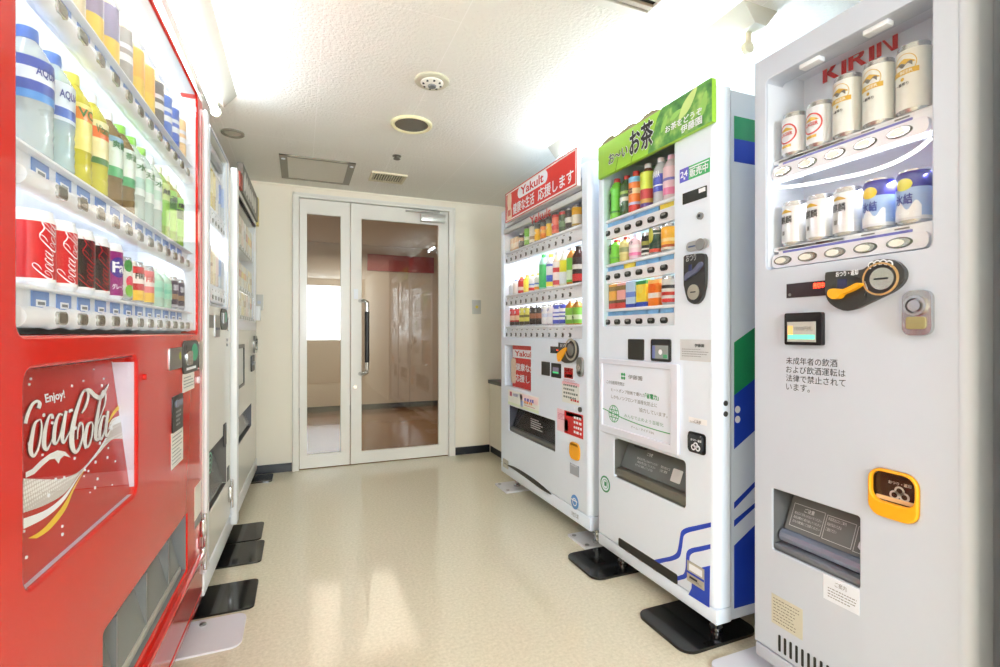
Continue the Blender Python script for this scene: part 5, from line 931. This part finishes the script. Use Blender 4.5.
gr = MB().prism(rr(gx0, gx1, .122, .158, .008), -.002, .001).build('vent_grille', BLACK, ito); b = MB()
for k in range(3): b.prism([(gx0+.05+k*.085, .122), (gx0+.075+k*.085, .122), (gx0+.07+k*.085, .127), (gx0+.055+k*.085, .127)], -.004, -.002)
b.build('grille_clip', DKMET, gr)
# graphics on the side towards the camera
SD = Fr(YF, it0, 0); ys_ = -.0009
def side(name, pts, m): return MB().prism([( w+(-ys_) , 0)] if 0 else [SD.loc(*p) for p in pts], ys_, -.0001, f=lambda x, z, y: (w-.012-y, x, z)).build(name, m, ito)
GR1 = mat((35, 150, 95), .35, noise=.01)
B9 = lambda L_: [(590+a/5.556, 80+c/5.556) for a, c in L_]
e0, e1 = SD.loc(737, 300)[0], SD.loc(757, 300)[0]+.24
def sidebox(name, z0a, z1a, z0b, z1b, m):       # quads with the near edge at e0, running back to e1 with slanted ends
    return MB().prism([(e0, z0a), (e1, z0b), (e1, z1b), (e0, z1a)], ys_, -.0001, f=lambda x, z, y: (w-.012-y, x, z)).build(name, m, ito)
zz = lambda px, py: SD.loc(px, py)[1]
K_s = (e1-e0)/(SD.loc(753.5, 300)[0]-e0)
def ext(a, b): return a, a+(b-a)*K_s
sa, sb = ext(zz(736.7, 115.2), zz(754.3, 118.8)); t0 = zz(736.8, 138); u0 = zz(737, 161.3)
sidebox('green_block', t0, sa, t0, sa, GR1); sidebox('blue_block', u0, t0, u0, t0, BLUEINK)
A_, B_ = ext(zz(736.7, 343.5), zz(753.5, 331.5)); C1, D1 = ext(zz(736.7, 396.7), zz(753.5, 383.5)); E1, F1 = ext(zz(736.5, 451), zz(753.4, 436))
sidebox('green_panel', C1, A_, D1, B_, GR1); sidebox('blue_panel', E1, C1, F1, D1, BLUEINK)
for (p0, p1, p2, p3) in ((511.5, 505, 493.5, 488), (529.5, 523, 513.5, 509)):
    a, c = ext(zz(735, p0), zz(753, p2)); d, e = ext(zz(735, p1), zz(753, p3)); sidebox('blue_stripe', a, d, c, e, BLUEINK)
a, c = ext(zz(733, 549), zz(752, 532)); sidebox('blue_panel', .105, a, .105, c, BLUEINK)
for py in (411, 421): y_, z_1 = SD.loc(740.4, py); MB().disc(y_, z_1, .012, -.0006, .0006).build('white_dot', LWHITE, ito).matrix_parent_inverse = Matrix.Translation((w-.0115, 0, 0)) @ Matrix.Rotation(math.pi/2, 4, 'Z')
DS = Fr(YF, it0, 0)
for py in (404.3, 415): y_, z_1 = DS.loc(725.5, py); MB().disc(y_, z_1, .009, -.002, .002).build('side_screw', DKMET, ito).matrix_parent_inverse = Matrix.Translation((w, 0, 0)) @ Matrix.Rotation(math.pi/2, 4, 'Z')
for x in (-w+.09, w-.07): leg(ito, x, .07, IZB+.003, zb=.0115); leg(ito, x, .62, IZB+.003, zb=.001)
# ---- its drinks
D = .05; GI = ['drinks on the top shelf of the green sign machine', 'drinks on the middle shelf of the green sign machine', 'drinks on the bottom shelf of the green sign machine']
whi = lambda k, row: '%s on green sign machine\'s %s shelf' % (ORD[k], row)
def put(fr, o, px, look, cat, row, k, z): place(fr, o, min(max(fr.loc(px, 300, D)[0], wx0+.037), wx1-.037), D, z, look, cat, whi(k, row), GI[('top', 'middle', 'bottom').index(row)])
Z = IR[0]+.058; hi = lambda p, t, off: itemh(I_, 590+p/8.333, off+t/8.333, D, Z)
P8 = lambda p: 590+p/8.333
o = bottle(hi(222, 255, 150), .032, (120, 200, 60), (200, 40, 40), (105, 205, 60), (.14, .72), [(0, .08, (60, 140, 50))]); wrap_text(o, 'お茶', -.008, .03, .12, .022, .0335, mat((24, 40, 20), .5), .03, False); put(I_, o, P8(222), 'bright green tea bottle with red cap', 'bottle', 'top', 0, Z)
o = bottle(hi(308, 228, 150), .029, (60, 95, 50), (200, 40, 40), (50, 90, 50), (.1, .6), [(.5, .7, (225, 230, 215)), (.85, 1, (150, 190, 80))]); wrap_text(o, '茶', -.006, .04, .08, .03, .031, LWHITE, .03); put(I_, o, P8(308), 'dark green tea bottle with red cap', 'bottle', 'top', 1, Z)
o = bottle(hi(385, 190, 150), .031, (226, 110, 40), (205, 50, 45), (236, 125, 40), (.02, .84), [(.0, .18, (200, 50, 40)), (.18, .26, (190, 195, 230)), (.5, .66, (240, 215, 170)), (.84, 1, (120, 190, 230))]); wrap_text(o, '野菜', -.006, .075, .1, .042, .0325, mat((90, 40, 30), .5), .03); put(I_, o, P8(385), 'orange vegetable juice bottle with red cap', 'bottle', 'top', 2, Z)
o = bottle(hi(485, 130, 150), .031, (170, 60, 40), (235, 235, 235), (206, 222, 70), (.02, .8), [(0, .1, (90, 60, 140)), (.1, .22, (205, 160, 80)), (.22, .5, (190, 45, 50))], neck=(110, 60, 40)); put(I_, o, P8(485), 'lime and red tea bottle', 'bottle', 'top', 3, Z)
o = bottle(hi(595, 80, 150), .031, (216, 222, 230), (228, 228, 235), (66, 80, 190), (.24, .62), [(.32, .4, (235, 238, 245))], clear=.25); wrap_text(o, 'DAKARA', -.004, .098, .122, .05, .0325, LWHITE, .03); put(I_, o, P8(595), 'clear sports bottle with blue label', 'bottle', 'top', 4, Z)
o = bottle(hi(680, 55, 150), .031, (232, 214, 222), (240, 190, 210), (240, 205, 216), (.1, .72), [(0, .25, (238, 130, 175)), (.5, .6, (120, 110, 190))], clear=.05); put(I_, o, P8(680), 'pale pink peach bottle', 'bottle', 'top', 5, Z)
Z = IR[1]+.058; HCAP[0] = IR[0]-.032-Z
o = bottle(hi(215, 240, 210), .033, (120, 205, 60), (200, 45, 40), (115, 205, 60), (.2, .74), [(0, .1, (90, 180, 70))]); wrap_text(o, 'お茶', -.006, .04, .095, .024, .0345, mat((24, 40, 20), .5), .03); put(I_, o, P8(215), 'short green tea bottle with red cap', 'bottle', 'middle', 0, Z)
o = bottle(hi(305, 220, 210), .031, (222, 214, 140), (205, 60, 50), (228, 218, 150), (.3, .68), [(.2, .7, (150, 160, 110))]); put(I_, o, P8(305), 'pale yellow tea bottle with red cap', 'bottle', 'middle', 1, Z)
o = bottle(hi(392, 215, 210), .033, (240, 205, 220), (215, 220, 240), (242, 215, 225), (.14, .74), [(0, .2, (242, 130, 180)), (.5, .7, (248, 238, 242))], clear=.1); wrap_text(o, 'ピーチ', -.004, .06, .075, .035, .0345, INK, .02); put(I_, o, P8(392), 'pink peach drink bottle with pale cap', 'bottle', 'middle', 2, Z)
o = can(hi(485, 205, 210), .027, (36, 36, 34), [(.5, .72, (150, 150, 50)), (.0, .1, (225, 225, 220)), (.25, .34, (225, 225, 220))]); wrap_text(o, 'TULLYS', -.002, .05, .062, .036, .028, LWHITE, .02) if 0 else None; put(I_, o, P8(485), 'slim black coffee can with olive band', 'can', 'middle', 3, Z)
o = can(hi(565, 160, 210), .033, (24, 62, 48), [(.0, .16, (210, 80, 60)), (.82, .88, (190, 200, 190))]); b = MB(); wrap_oval(b, -.006, .075, .018, .03, .0337); b.build('emblem', cm((190, 190, 70)), o); put(I_, o, P8(565), 'dark green coffee can with gold emblem', 'can', 'middle', 4, Z)
o = can(hi(670, 118, 210), .034, (244, 180, 50), [(.0, .1, (235, 230, 220)), (.1, .22, (190, 90, 40)), (.35, .5, (246, 214, 150))]); put(I_, o, P8(670), 'yellow orange juice can', 'can', 'middle', 5, Z)
Z = IR[2]+.058; HCAP[0] = IR[1]-.032-Z
for k, (p, t, look, c, bands) in enumerate(((210, 200, 'small orange and red juice carton', (238, 176, 60), [(0, .22, (214, 70, 60)), (.22, .34, (110, 80, 50)), (.72, .9, (140, 116, 60))]), (290, 195, 'small pink and red juice carton', (240, 176, 170), [(0, .22, (214, 70, 60)), (.22, .34, (110, 80, 50)), (.72, .9, (140, 116, 60))]), (372, 190, 'pale blue milk carton', (190, 215, 242), [(0, .14, (60, 80, 180)), (.4, .6, (110, 140, 220))]), (462, 185, 'yellow banana carton with blue base', (240, 210, 60), [(0, .18, (50, 80, 190)), (.86, 1, (60, 150, 90))]), (565, 178, 'orange juice carton with white band', (240, 130, 40), [(.3, .5, (246, 230, 215)), (.86, 1, (246, 190, 110))]))):
    h = itemh(I_, P8(p), 260+t/8.333, D, Z); o = carton(h, .06, .045, c, bands)
    if k > 2: b = MB(); b.disc(-.004, h*.68, h*.17, -.0242, -.0226); b.build('fruit_print', cm((236, 220, 90) if k == 3 else (238, 110, 30)), o)
    if k == 4: txt(o, '果汁', -.02, .022, h*.3, h*.5, LWHITE, y=-.0236, bold=.02)
    put(I_, o, P8(p), look, 'carton', 'bottom', k, Z)
o = can(itemh(I_, P8(672), 260+140/8.333, D, Z), .033, (225, 222, 218), [(0, .16, (210, 40, 40)), (.3, .45, (205, 45, 45)), (.6, .75, (60, 56, 60))]); put(I_, o, P8(672), 'white and red soup can', 'can', 'bottom', 5, Z)
# ------------------------------------------------------------------ grey-white beer machine
kn0, kn1 = .555, 1.073; N_ = rframe(kn0, kn1, 1.262); w = (kn1-kn0)/2
kir = machine(N_, 'slim grey white beer machine with an orange coin pocket and red lettering')
NZB, NZT = .06, 1.83
L = lambda a, d=0: N_.loc(*a, d)
wx0, wx1 = L((765.8, 200))[0], L((932, 200))[0]; wz0 = (L((766.9, 271.5))[1]+L((932.2, 248.1))[1])/2; wz1 = (L((780, 74))[1]+L((915.6, 0))[1])/2
dx = L((772.3, 520))[0], L((859.7, 550))[0]; dz = (L((771.6, 550.5))[1]+L((859, 588.6))[1])/2, (L((773, 489.3))[1]+L((860, 517.6))[1])/2
o4 = (L((869.5, 500))[0], L((919.3, 500))[0], L((894, 520.5))[1], L((894, 472))[1])
cabinet(kir, -w, w-.006, .085, .72, NZB, NZT, GREYW)
panel('front_panel', [rr(-w+.004, w-.022, .105, NZT, .002), rr(wx0, wx1, wz0, wz1, .014), rr(*dx, *dz, .006), rr(*o4, .028)], 0, .07, GREYW, kir, .003, (-w, w, .105, NZT, (.004, .022)))
MB().box(-w, w-.004, .0, .07, NZB, .1025, bev=.01).build('base_rail', GREYW, kir); panel('door_seal', [rr(-w+.01, w-.012, .08, NZT-.01, .01), rr(-w+.02, w-.022, .1, NZT-.03, .01)], .07, .086, mat((180, 182, 190), .5), kir)
display(kir, (wx0, wx1, wz0, wz1), .16, power=DISP_P*3.2, under=(1.385,), liner=mat((234, 240, 250), .5, noise=.01))
NR = [(L((782.6, 172.7), .02)[1]+L((899, 134.5), .02)[1])/2, (L((782.6, 261.6), .02)[1]+L((899, 244.3), .02)[1])/2]
nbx = [L((p, 300), .015)[0] for p in (782.6, 806.9, 833.7, 865.4, 899.2)]; sp = (nbx[-1]-nbx[0])/4; nbx = [nbx[0]+sp*k for k in range(5)]
for z in NR:
    ra = MB().prism(rr(wx0+.008, wx1-.014, z-.019, z+.019, .014), .016, .05).build('button_rail', mat((232, 232, 242), .3, noise=.01), kir)
    for x in nbx: MB().disc(x, z, .0125, .0135, .016, 0, 26, rx=.027).disc(x, z, .0105, .0115, .0135, 1, 26, rx=.024).disc(x-.004, z, .008, .0098, .0115, 2, 22, rx=.016).build('button', [DKMET, mat((190, 186, 176), .2, .8), mat((238, 236, 226), .25)], ra)
    sh = shelf(kir, wx0+.003, wx1-.003, z+.041, .027, .156); MB().box(wx0+.02, wx1-.012, .027, .033, z-.015, z+.0375).build('shelf_front', PWHITE, kir)
    MB().box(wx0+.035, wx1-.05, .0255, .027, z+.0225, z+.0285).build('label_strip', mat((110, 112, 190), .4), sh)
    tags(sh, nbx, .03, z+.032, z+.0355, .0262, INKL, False)
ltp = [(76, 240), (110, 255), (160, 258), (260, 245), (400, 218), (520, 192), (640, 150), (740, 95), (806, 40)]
MB().tube(smooth([(L((750+a/4.445, 130+c/4.445), .03)[0], .03, L((750+a/4.445, 130+c/4.445), .03)[1]) for a, c in ltp], 4, False), .0045, 0, 8).build('lamp_tube', GLOW, kir)  # added glowing curve imitates the bright streak reflected by the display glass
for px in (810, 876): x = L((px, 60), .02)[0]; MB().box(x-.028, x+.028, .014, .04, wz1-.012, wz1+.006, bev=.003).build('lamp_clip', LWHITE, kir)
# red lettering on the back of the display, drawn letter by letter
x0, x1 = L((823.3, 75), .158)[0], L((898, 50), .158)[0]; z0 = (L((826, 83.5), .158)[1]+L((898, 49), .158)[1])/2; z1 = (L((823.8, 68), .158)[1]+L((898, 32.8), .158)[1])/2
s = .27; G_ = {'K': [[(0, 0), (s, 0), (s, 1), (0, 1)], [(s, .42), (.66, 1), (1, 1), (.52, .5)], [(s, .42), (.36, .66), (.62, .44), (1.05, 0), (.72, 0)]], 'I': [[(0, 0), (s, 0), (s, 1), (0, 1)]],
     'R': [[(0, 0), (s, 0), (s, 1), (0, 1)], [(s, .8), (s, 1), (.6, 1), (.82, .93), (.92, .75), (.82, .56), (.6, .46), (s, .46), (s, .62), (.52, .62), (.62, .68), (.64, .74), (.6, .79), (.5, .8)], [(.4, .46), (.64, .48), (1.05, 0), (.74, 0)]], 'N': [[(0, 0), (s*.85, 0), (s*.85, 1), (0, 1)], [(.85, 0), (1.1, 0), (1.1, 1), (.85, 1)], [(s*.85, .92), (.12, 1), (.3, 1), (.85, .12), (.85, 0), (.78, 0)]]}
b = MB(); u = 0; tot = 1.05+.16+s+.16+1.05+.16+s+.16+1.1; kx = (x1-x0)/tot
for ch in 'KIRIN':
    for P in G_[ch]: b.prism([(x0+(u+p)*kx, z0+(z1-z0)*q) for p, q in P], .155, .158)
    u += {'K': 1.05, 'I': s, 'R': 1.05, 'N': 1.1}[ch]+.16
b.build('red_lettering', mat((214, 24, 36), .4), kir)
# fittings
S = lambda a, b: N_.rect(a, b)
z0 = L((787, 299.3))[1]; z1 = L((787, 285.2))[1]; r = (L((787, 290))[0], L((827.5, 290))[0], z0, z1); q = MB().box(r[0], r[1], -.002, 0, r[2], r[3]).build('price_display', mat((52, 44, 50), .12), kir); txt(q, '売切中', r[0]+(r[1]-r[0])*.68, r[1]-.006, r[2]+.02, r[3]-.004, mat((255, 70, 40), .5, emit=3, noise=0), y=-.0026, bold=.03); MB().disc(r[0]+.01, r[2]+.009, .004, -.003, -.002).build('indicator', GREY, q)
Zp = lambda a, c: (775+a/5.882, 250+c/5.882)
bl = [(312, 240), (312, 190), (314, 148), (330, 137), (420, 130), (515, 125), (555, 108), (590, 74), (640, 62), (700, 64), (750, 86), (782, 125), (784, 165), (765, 205), (720, 245), (650, 280), (570, 318), (500, 350), (440, 361), (385, 350), (340, 318), (318, 280)]
q = MB().prism(smooth(N_.pts([Zp(*p) for p in bl]), 3), -.012, 0).build('coin_panel', mat((56, 56, 54), .35), kir)
c = L(Zp(640, 177)); MB().ring(c[0], c[1], .0385, .0345, -.0155, -.012, 0).build('coin_ring', mat((205, 165, 110), .3, .3), q); MB().disc(c[0], c[1], .033, -.0135, -.012).build('coin_well', mat((40, 38, 38), .3), q); MB().disc(c[0]+.004, c[1], .0255, -.0165, -.0135).box(c[0]-.012, c[0]+.018, -.017, -.0165, c[1]-.002, c[1]+.002, 1).build('coin_guide', [mat((205, 198, 192), .2, .8), BLACK], q)
c2 = L(Zp(450, 260)); MB().disc(c2[0], c2[1], .044, -.0135, -.012).build('lever_dial', mat((46, 46, 44), .3), q)
MB().prism(smooth(N_.pts([Zp(*p) for p in ((358, 275), (362, 245), (395, 234), (440, 240), (480, 225), (525, 203), (545, 205), (540, 218), (490, 248), (440, 268), (420, 290), (385, 296))]), 3), -.032, -.0135).build('return_lever', ORANGE, q)
MB().prism(N_.pts([Zp(*p) for p in ((388, 232), (390, 180), (444, 178), (444, 225))]), -.0145, -.0135).build('coin_window', mat((52, 54, 92), .2), q)
a = L(Zp(378, 158)); b_ = L(Zp(510, 130)); txt(q, 'おつり・返却', a[0], b_[0], (a[1]+b_[1])/2-.007, (a[1]+b_[1])/2+.007, LWHITE, y=-.0128, bold=.03)
b = MB()
for p in ((590, 98), (622, 90), (655, 86), (688, 92)): cc = L(Zp(*p)); b.ring(cc[0], cc[1], .0095, .0065, -.0128, -.012, 0, 14); b.box(cc[0]-.003, cc[0]+.003, -.0128, -.012, cc[1]-.001, cc[1]+.001)
b.ring(c2[0], c2[1], .05, .0, -.0122, -.012, 0, 3) if 0 else None
P = [Zp(*p) for p in ((548, 190), (562, 215), (566, 245), (550, 278), (546, 272), (556, 245), (554, 220))]; b.prism(N_.pts(P), -.0135, -.012); b.build('panel_print', LWHITE, q)
hx0, hx1 = L((905, 310))[0], L((934.6, 310))[0]; hz1, hz0 = L((918, 291.5))[1], L((918, 336.5))[1]
q = MB().prism(rr(hx0, hx1, hz0, hz1, .018), -.012, 0).build('door_handle', mat((196, 196, 198), .25, .9), kir); xm = (hx0+hx1)/2; MB().ring(xm, hz1-.034, .022, .017, -.02, -.012).disc(xm, hz1-.034, .012, -.022, -.012).build('lock', CHROME, q); MB().prism(rr(xm-.018, xm+.018, hz0+.014, hz1-.058, .006), -.016, -.012).build('handle_grip', mat((178, 170, 120), .3, .6), q)
r = S((788, 314.5), (825, 346.5)); q = MB().prism(rr(*r, .005), -.014, 0).build('note_reader', BLACK, kir); w_, h_ = r[1]-r[0], r[3]-r[2]
MB().box(r[0]+w_*.1, r[1]-w_*.14, -.017, -.014, r[2]+h_*.1, r[2]+h_*.72).build('note_guide', mat((206, 206, 200), .15, .3), q); MB().box(r[0]+w_*.12, r[1]-w_*.15, -.0176, -.017, r[2]+h_*.18, r[2]+h_*.32).build('green_light', mat((100, 215, 175), .3, emit=.7), q); MB().box(r[0]+w_*.12, r[0]+w_*.26, -.0178, -.017, r[2]+h_*.32, r[2]+h_*.6).build('orange_light', mat((235, 180, 110), .3, emit=.4), q); txt(q, '1000円札', r[0]+w_*.32, r[0]+w_*.8, r[2]+h_*.44, r[2]+h_*.58, mat((130, 130, 126), .5), y=-.0178)
lz = L((786, 357))[1]; lz0 = L((786, 391.5))[1]; lh = (lz-lz0)/4; lx = L((786.3, 370))[0]; cwid = (L((841.5, 361))[0]-lx)/8
for k, t in enumerate(('未成年者の飲酒', 'および飲酒運転は', '法律で禁止されて', 'います。')):
    n = len(t) if t != 'います。' else 3.4; txt(kir, t, lx, lx+cwid*n*1.07, lz-(k+.92)*lh, lz-(k+.1)*lh, INK, y=-.0008)
# orange pocket
recess(kir, 'coin_pocket', (o4[0]-.004, o4[1]+.004, o4[2]-.004, o4[3]+.004), .06, mat((90, 56, 30), .3)); panel('pocket_rim', [rr(*o4, .028), rr(o4[0]+.006, o4[1]-.006, o4[2]+.036, o4[3]-.006, .022)], -.008, .006, ORANGE, kir, .003)
fl = MB().prism(rr(o4[0]+.006, o4[1]-.006, o4[2]+.037, o4[3]-.006, .02), .012, .015).build('pocket_flap', mat((80, 62, 52), .08, clear=.3), kir); MB().box(o4[0]+.01, o4[1]-.012, .008, .012, o4[2]+.037, o4[2]+.046).build('flap_edge', mat((240, 205, 160), .2), fl); ow = o4[1]-o4[0]
txt(fl, 'おつり・返却', o4[0]+ow*.34, o4[0]+ow*.8, o4[3]-.034, o4[3]-.026, mat((190, 180, 175), .5), y=.0112, bold=.02); b = MB()
for sx_, sz_ in ((.46, -.058), (.66, -.058), (.56, -.046)): b.ring(o4[0]+ow*sx_, o4[3]+sz_, ow*.1, ow*.06, .0108, .012)
b.build('coin_symbol', mat((190, 184, 180), .5), fl)
# delivery opening
recess(kir, 'delivery_port', (dx[0]-.004, dx[1]+.004, dz[0]-.004, dz[1]+.004), .16, mat((110, 112, 116), .4, .2)); DWx = dx[1]-dx[0]
ff = lambda d=.0008: (lambda x, z: (x, .014+.42*(z-dz[0])-d, z))
fl = MB().prism([(dx[0]+.008, dz[0]+.055), (dx[1]-.006, dz[0]+.055), (dx[1]-.006, dz[1]-.016), (dx[0]+.008, dz[1]-.016)], 0, .004, f=lambda x, z, y: (x, y+.014+.42*(z-dz[0]), z)).build('delivery_flap', mat((128, 130, 132), .1, clear=.22), kir)
PR = mat((215, 216, 220), .5); fz = dz[1]-.045
def frame_lines(u0, u1, z0, z1):
    a, c = dx[0]+DWx*u0, dx[0]+DWx*u1; b = MB(); t = .0012; g = ff()
    for (p, q_, r_, s_) in ((a, c, z1-t, z1), (a, c, z0, z0+t), (a, a+t, z0, z1), (c-t, c, z0, z1)): b.face([g(p, r_), g(q_, r_), g(q_, s_), g(p, s_)])
    b.build('print_frame', PR, fl, fix=False)
frame_lines(.08, .46, fz-.06, fz); frame_lines(.48, .8, fz-.062, fz-.002); frame_lines(.82, .97, fz-.064, fz-.004)
txt(fl, 'ご注意', dx[0]+DWx*.22, dx[0]+DWx*.34, fz-.016, fz-.005, PR, f=ff(), bold=.02)
for k, t in enumerate(('取出口に手を入れないでください', '商品は静かに取り出してください', 'びんの破損にご注意ください')): txt(fl, t, dx[0]+DWx*.11, dx[0]+DWx*.44, fz-.027-.011*k, fz-.02-.011*k, PR, f=ff())
for k, t in enumerate(('商品取出口のご案内', '商品が出ないときは', 'ご連絡ください')): txt(fl, t, dx[0]+DWx*.5, dx[0]+DWx*(.7-.04*k), fz-.014-.013*k, fz-.006-.013*k, PR, f=ff())
MB().prism(smooth([(dx[0]+DWx*.86, fz-.05), (dx[0]+DWx*.95, fz-.052), (dx[0]+DWx*.96, fz-.02), (dx[0]+DWx*.9, fz-.018)], 3), 0, .001, f=lambda x, z, y: (x, .0122+.42*(z-dz[0])+y, z)).build('hand_symbol', mat((226, 228, 240), .5), fl)
MB().tube([(dx[0]+.008, .036, dz[0]+.04), (dx[1]-.008, .036, dz[0]+.04)], .02).build('flap_roller', mat((150, 160, 185), .25, .6), kir); MB().box(dx[0], dx[1], .006, .05, dz[0], dz[0]+.02, bev=.006).build('delivery_sill', mat((108, 112, 122), .3), kir)
r = (L((823.5, 590))[0], L((859.5, 590))[0], L((841, 607.5))[1], L((841, 582.5))[1]); st = sticker(kir, r, mat((228, 234, 246), .5)); txt(st, 'ご案内', r[0]+.03, r[1]-.03, r[3]-.02, r[3]-.007, INKL, y=-.0014); lines(st, r[0]+.012, r[1]-.006, r[2]+.008, r[3]-.026, 4, INKL, y=-.0014, fill=.35, seed=31)
r = (L((771.7, 615))[0], L((802.8, 615))[0], L((787, 632))[1], L((787, 602))[1]); st = sticker(kir, r, mat((206, 203, 186), .45)); lines(st, r[0]+.006, r[1]-.006, r[2]+.006, r[3]-.006, 8, mat((120, 118, 105), .5), y=-.0014, fill=.3, seed=32)
for k in range(12):
    x = L((778.5, 640))[0]+k*.0172; MB().prism(rr(x, x+.007, .118, .165, .003, 3), -.0012, .0).build('vent_slot', BLACK, kir)
for x in (-w+.07, w-.07): leg(kir, x, .07, NZB+.003, zb=.0125); leg(kir, x, .6, NZB+.003, zb=.001)
# ---- beer cans
D = .054; GN = ['beer cans on the upper shelf of the beer machine', 'beer cans on the lower shelf of the beer machine']; GOLD = cm((205, 165, 60), metal=.3)
whn = lambda k, row: '%s on beer machine\'s %s shelf' % (ORD[k], row)
CANC = (224, 228, 234)
up = [(794.5, 116), (820.5, 104), (848, 75), (879.7, 61), (914, 43)]; lo = [(795, 204), (821, 197.5), (848.2, 190), (879, 183), (914, 172.7)]
cx = [L((p, 200), D)[0] for p, _ in lo]; sp = (cx[-1]-cx[0])/4; cx = [cx[0]+sp*k for k in range(5)]
RC = min(.0335, sp/2-.0012); zt = NR[0]+.041; zl = NR[1]+.041
R0 = RC+.0006
def mountain(b, s, z, k, m=0):
    wrap_fill(b, lambda t: z, lambda t: z+k*max(0, 1-abs((t-s)/(k*1.6)))**.7*.9, s-k*1.6, s+k*1.6, R0+.0002, m, 12)
hs = .1215; ht = .1575
for k in range(5):
    if k < 2:
        o = can(hs, RC, CANC); b = MB(); wrap_ring(b, -.002, hs*.52, .0285, .0245, R0); b.build('red_ring', mat((200, 60, 60), .4), o)
        b = MB(); mountain(b, -.002, hs*.58, .012); wrap_fill(b, lambda s_: hs*.2, lambda s_: hs*.26, -.018, .012, R0+.0004); b.build('gold_print', GOLD, o); wrap_text(o, 'LAGER', -.002, hs*.47, hs*.55, .036, R0+.0004, REDINK, .02)
        place(N_, o, cx[k], D, zt, 'short silver beer can with red ring', 'can', whn(k, 'upper'), GN[0])
    else:
        o = can(ht, RC, (222, 224, 220)); b = MB(); wrap_ring(b, -.002, ht*.71, .024, .0225, R0); mountain(b, -.002, ht*.71, .014); wrap_fill(b, lambda s_: ht*.56, lambda s_: ht*.635, -.034, .026, R0+.0004); wrap_oval(b, -.006, ht*.5, .004, .004, R0); b.build('gold_print', GOLD, o)
        b = MB(); wrap_fill(b, lambda s_: ht*.685+.004*math.sin(s_*300), lambda s_: ht*.7+.006*abs(math.sin(s_*160)), -.018, .014, R0+.0006); b.build('mountain_print', mat((110, 108, 104), .5), o)
        wrap_text(o, 'BEER', .002, ht*.575, ht*.62, .026, R0+.0006, mat((226, 222, 206), .5), .02); wrap_text(o, '一番搾り', -.008, ht*.4, ht*.45, .03, R0, INK, .02)
        place(N_, o, cx[k], D, zt, 'tall pale gold beer can', 'can', whn(k, 'upper'), GN[0])
h2 = min(.128, sum(L(u, D)[1]-zl for u in lo)/5)
for k in range(5):
    if k < 3:
        o = can(h2, RC, (222, 224, 228), metal=.35); b = MB(); mountain(b, -.004, h2*.74, .012); b.build('gold_print', GOLD, o); wrap_text(o, '麒麟', -.004, h2*.5, h2*.68, .036, R0, INK, .012); wrap_text(o, '淡麗', -.012, h2*.24, h2*.34, .01, R0, INKL, .01)
        place(N_, o, cx[k], D, zl, 'silver can with dark lettering', 'can', whn(k, 'lower'), GN[1])
    else:
        o = can(h2, RC, (160, 188, 230), [(.72, 1, (66, 64, 150)), (.0, .08, (215, 220, 230))], rim=(58, 56, 140)); b = MB(); wrap_oval(b, -.004, h2*.73, .018, .014, R0); b.build('lemon_print', cm((238, 206, 60) if k == 3 else (226, 220, 90)), o)
        b = MB(); wrap_fill(b, lambda s_: h2*.12, lambda s_: h2*.34+.01*math.sin(s_*190+k), -.03, .03, R0, 0, 18); b.build('ice_print', cm((232, 236, 244)), o); wrap_text(o, '氷結', -.004, h2*.36, h2*.56, .036, R0+.0003, mat((60, 70, 160), .5), .02)
        place(N_, o, cx[k], D, zl, 'blue and white can with yellow lemon', 'can', whn(k, 'lower'), GN[1])
# ------------------------------------------------------------------ plates under the machines' feet
def pad(name, x0, x1, y0, y1, h, m, label, r=.035, bolts=()):
    o = MB().prism(rr(x0, x1, y0, y1, r), 0, h, f=lambda x, z, y: (x-(x0+x1)/2, z-(y0+y1)/2, y)).build(name, m); bmx = o.data
    o.location = ((x0+x1)/2, (y0+y1)/2, .0004); tag(o, label, 'foot plate')
    for bx_, by in bolts: MB().lathe([(.011, h), (.011, h+.004), (.005, h+.005)], n=10).build('bolt', STEEL, o).location = (bx_, by, 0)
    return o
PB = mat((20, 20, 21), .1, noise=.05); PW = mat((226, 226, 234), .35, noise=.02); PG = mat((214, 214, 218), .35, noise=.02)
pad('foot_plate', YA(1.9)-.12, -.178, 1.795, 2.005, .0065, PW, 'white rounded foot plate on the floor under the red machine', .035, ((.0, .07),))
pad('foot_plate', YA(2.1)-.12, -.158, 2.03, 2.262, .0065, PB, 'black foot plate under the narrow cream machine, beside the white plate', .022)
pad('foot_plate', YA(2.5)-.12, -.160, 2.425, 2.672, .0065, PB, 'black foot plate under the narrow cream machine, touching another black plate', .022)
pad('foot_plate', YA(2.8)-.12, -.178, 2.69, 2.93, .0065, PB, 'black foot plate under the wide cream machine\'s side by the narrow one', .022)
pad('foot_plate', YA(3.8)-.12, -.178, 3.71, 3.905, .0065, PB, 'black foot plate on the floor by the back wall skirting', .022)
pad('foot_plate', 1.122, 1.45, 1.715, 1.968, .0095, PB, 'glossy black foot plate between the red sign and green sign machines', .045)
pad('foot_plate', 1.128, 1.45, 1.208, 1.465, .0095, PB, 'glossy black foot plate under the green sign machine, beside the beer machine', .045)
pad('foot_plate', 1.16, 1.40, .93, 1.155, .0105, PW, 'white foot plate under the corner of the beer machine', .03)
a = floor_pt(497, 483.5); c = floor_pt(506, 492.5)
pad('anchor_plate', 1.215, 1.40, 2.87, 3.07, .0105, PG, 'small pale grey anchor plate under the red sign machine, by the counter', .008, ((-.07, .07), (-.07, -.07)))
pad('anchor_plate', 1.245, 1.42, 1.978, 2.156, .0105, PG, 'small pale grey anchor plate under the red sign machine, by a black plate', .008, ((-.065, .06), (-.065, -.06)))
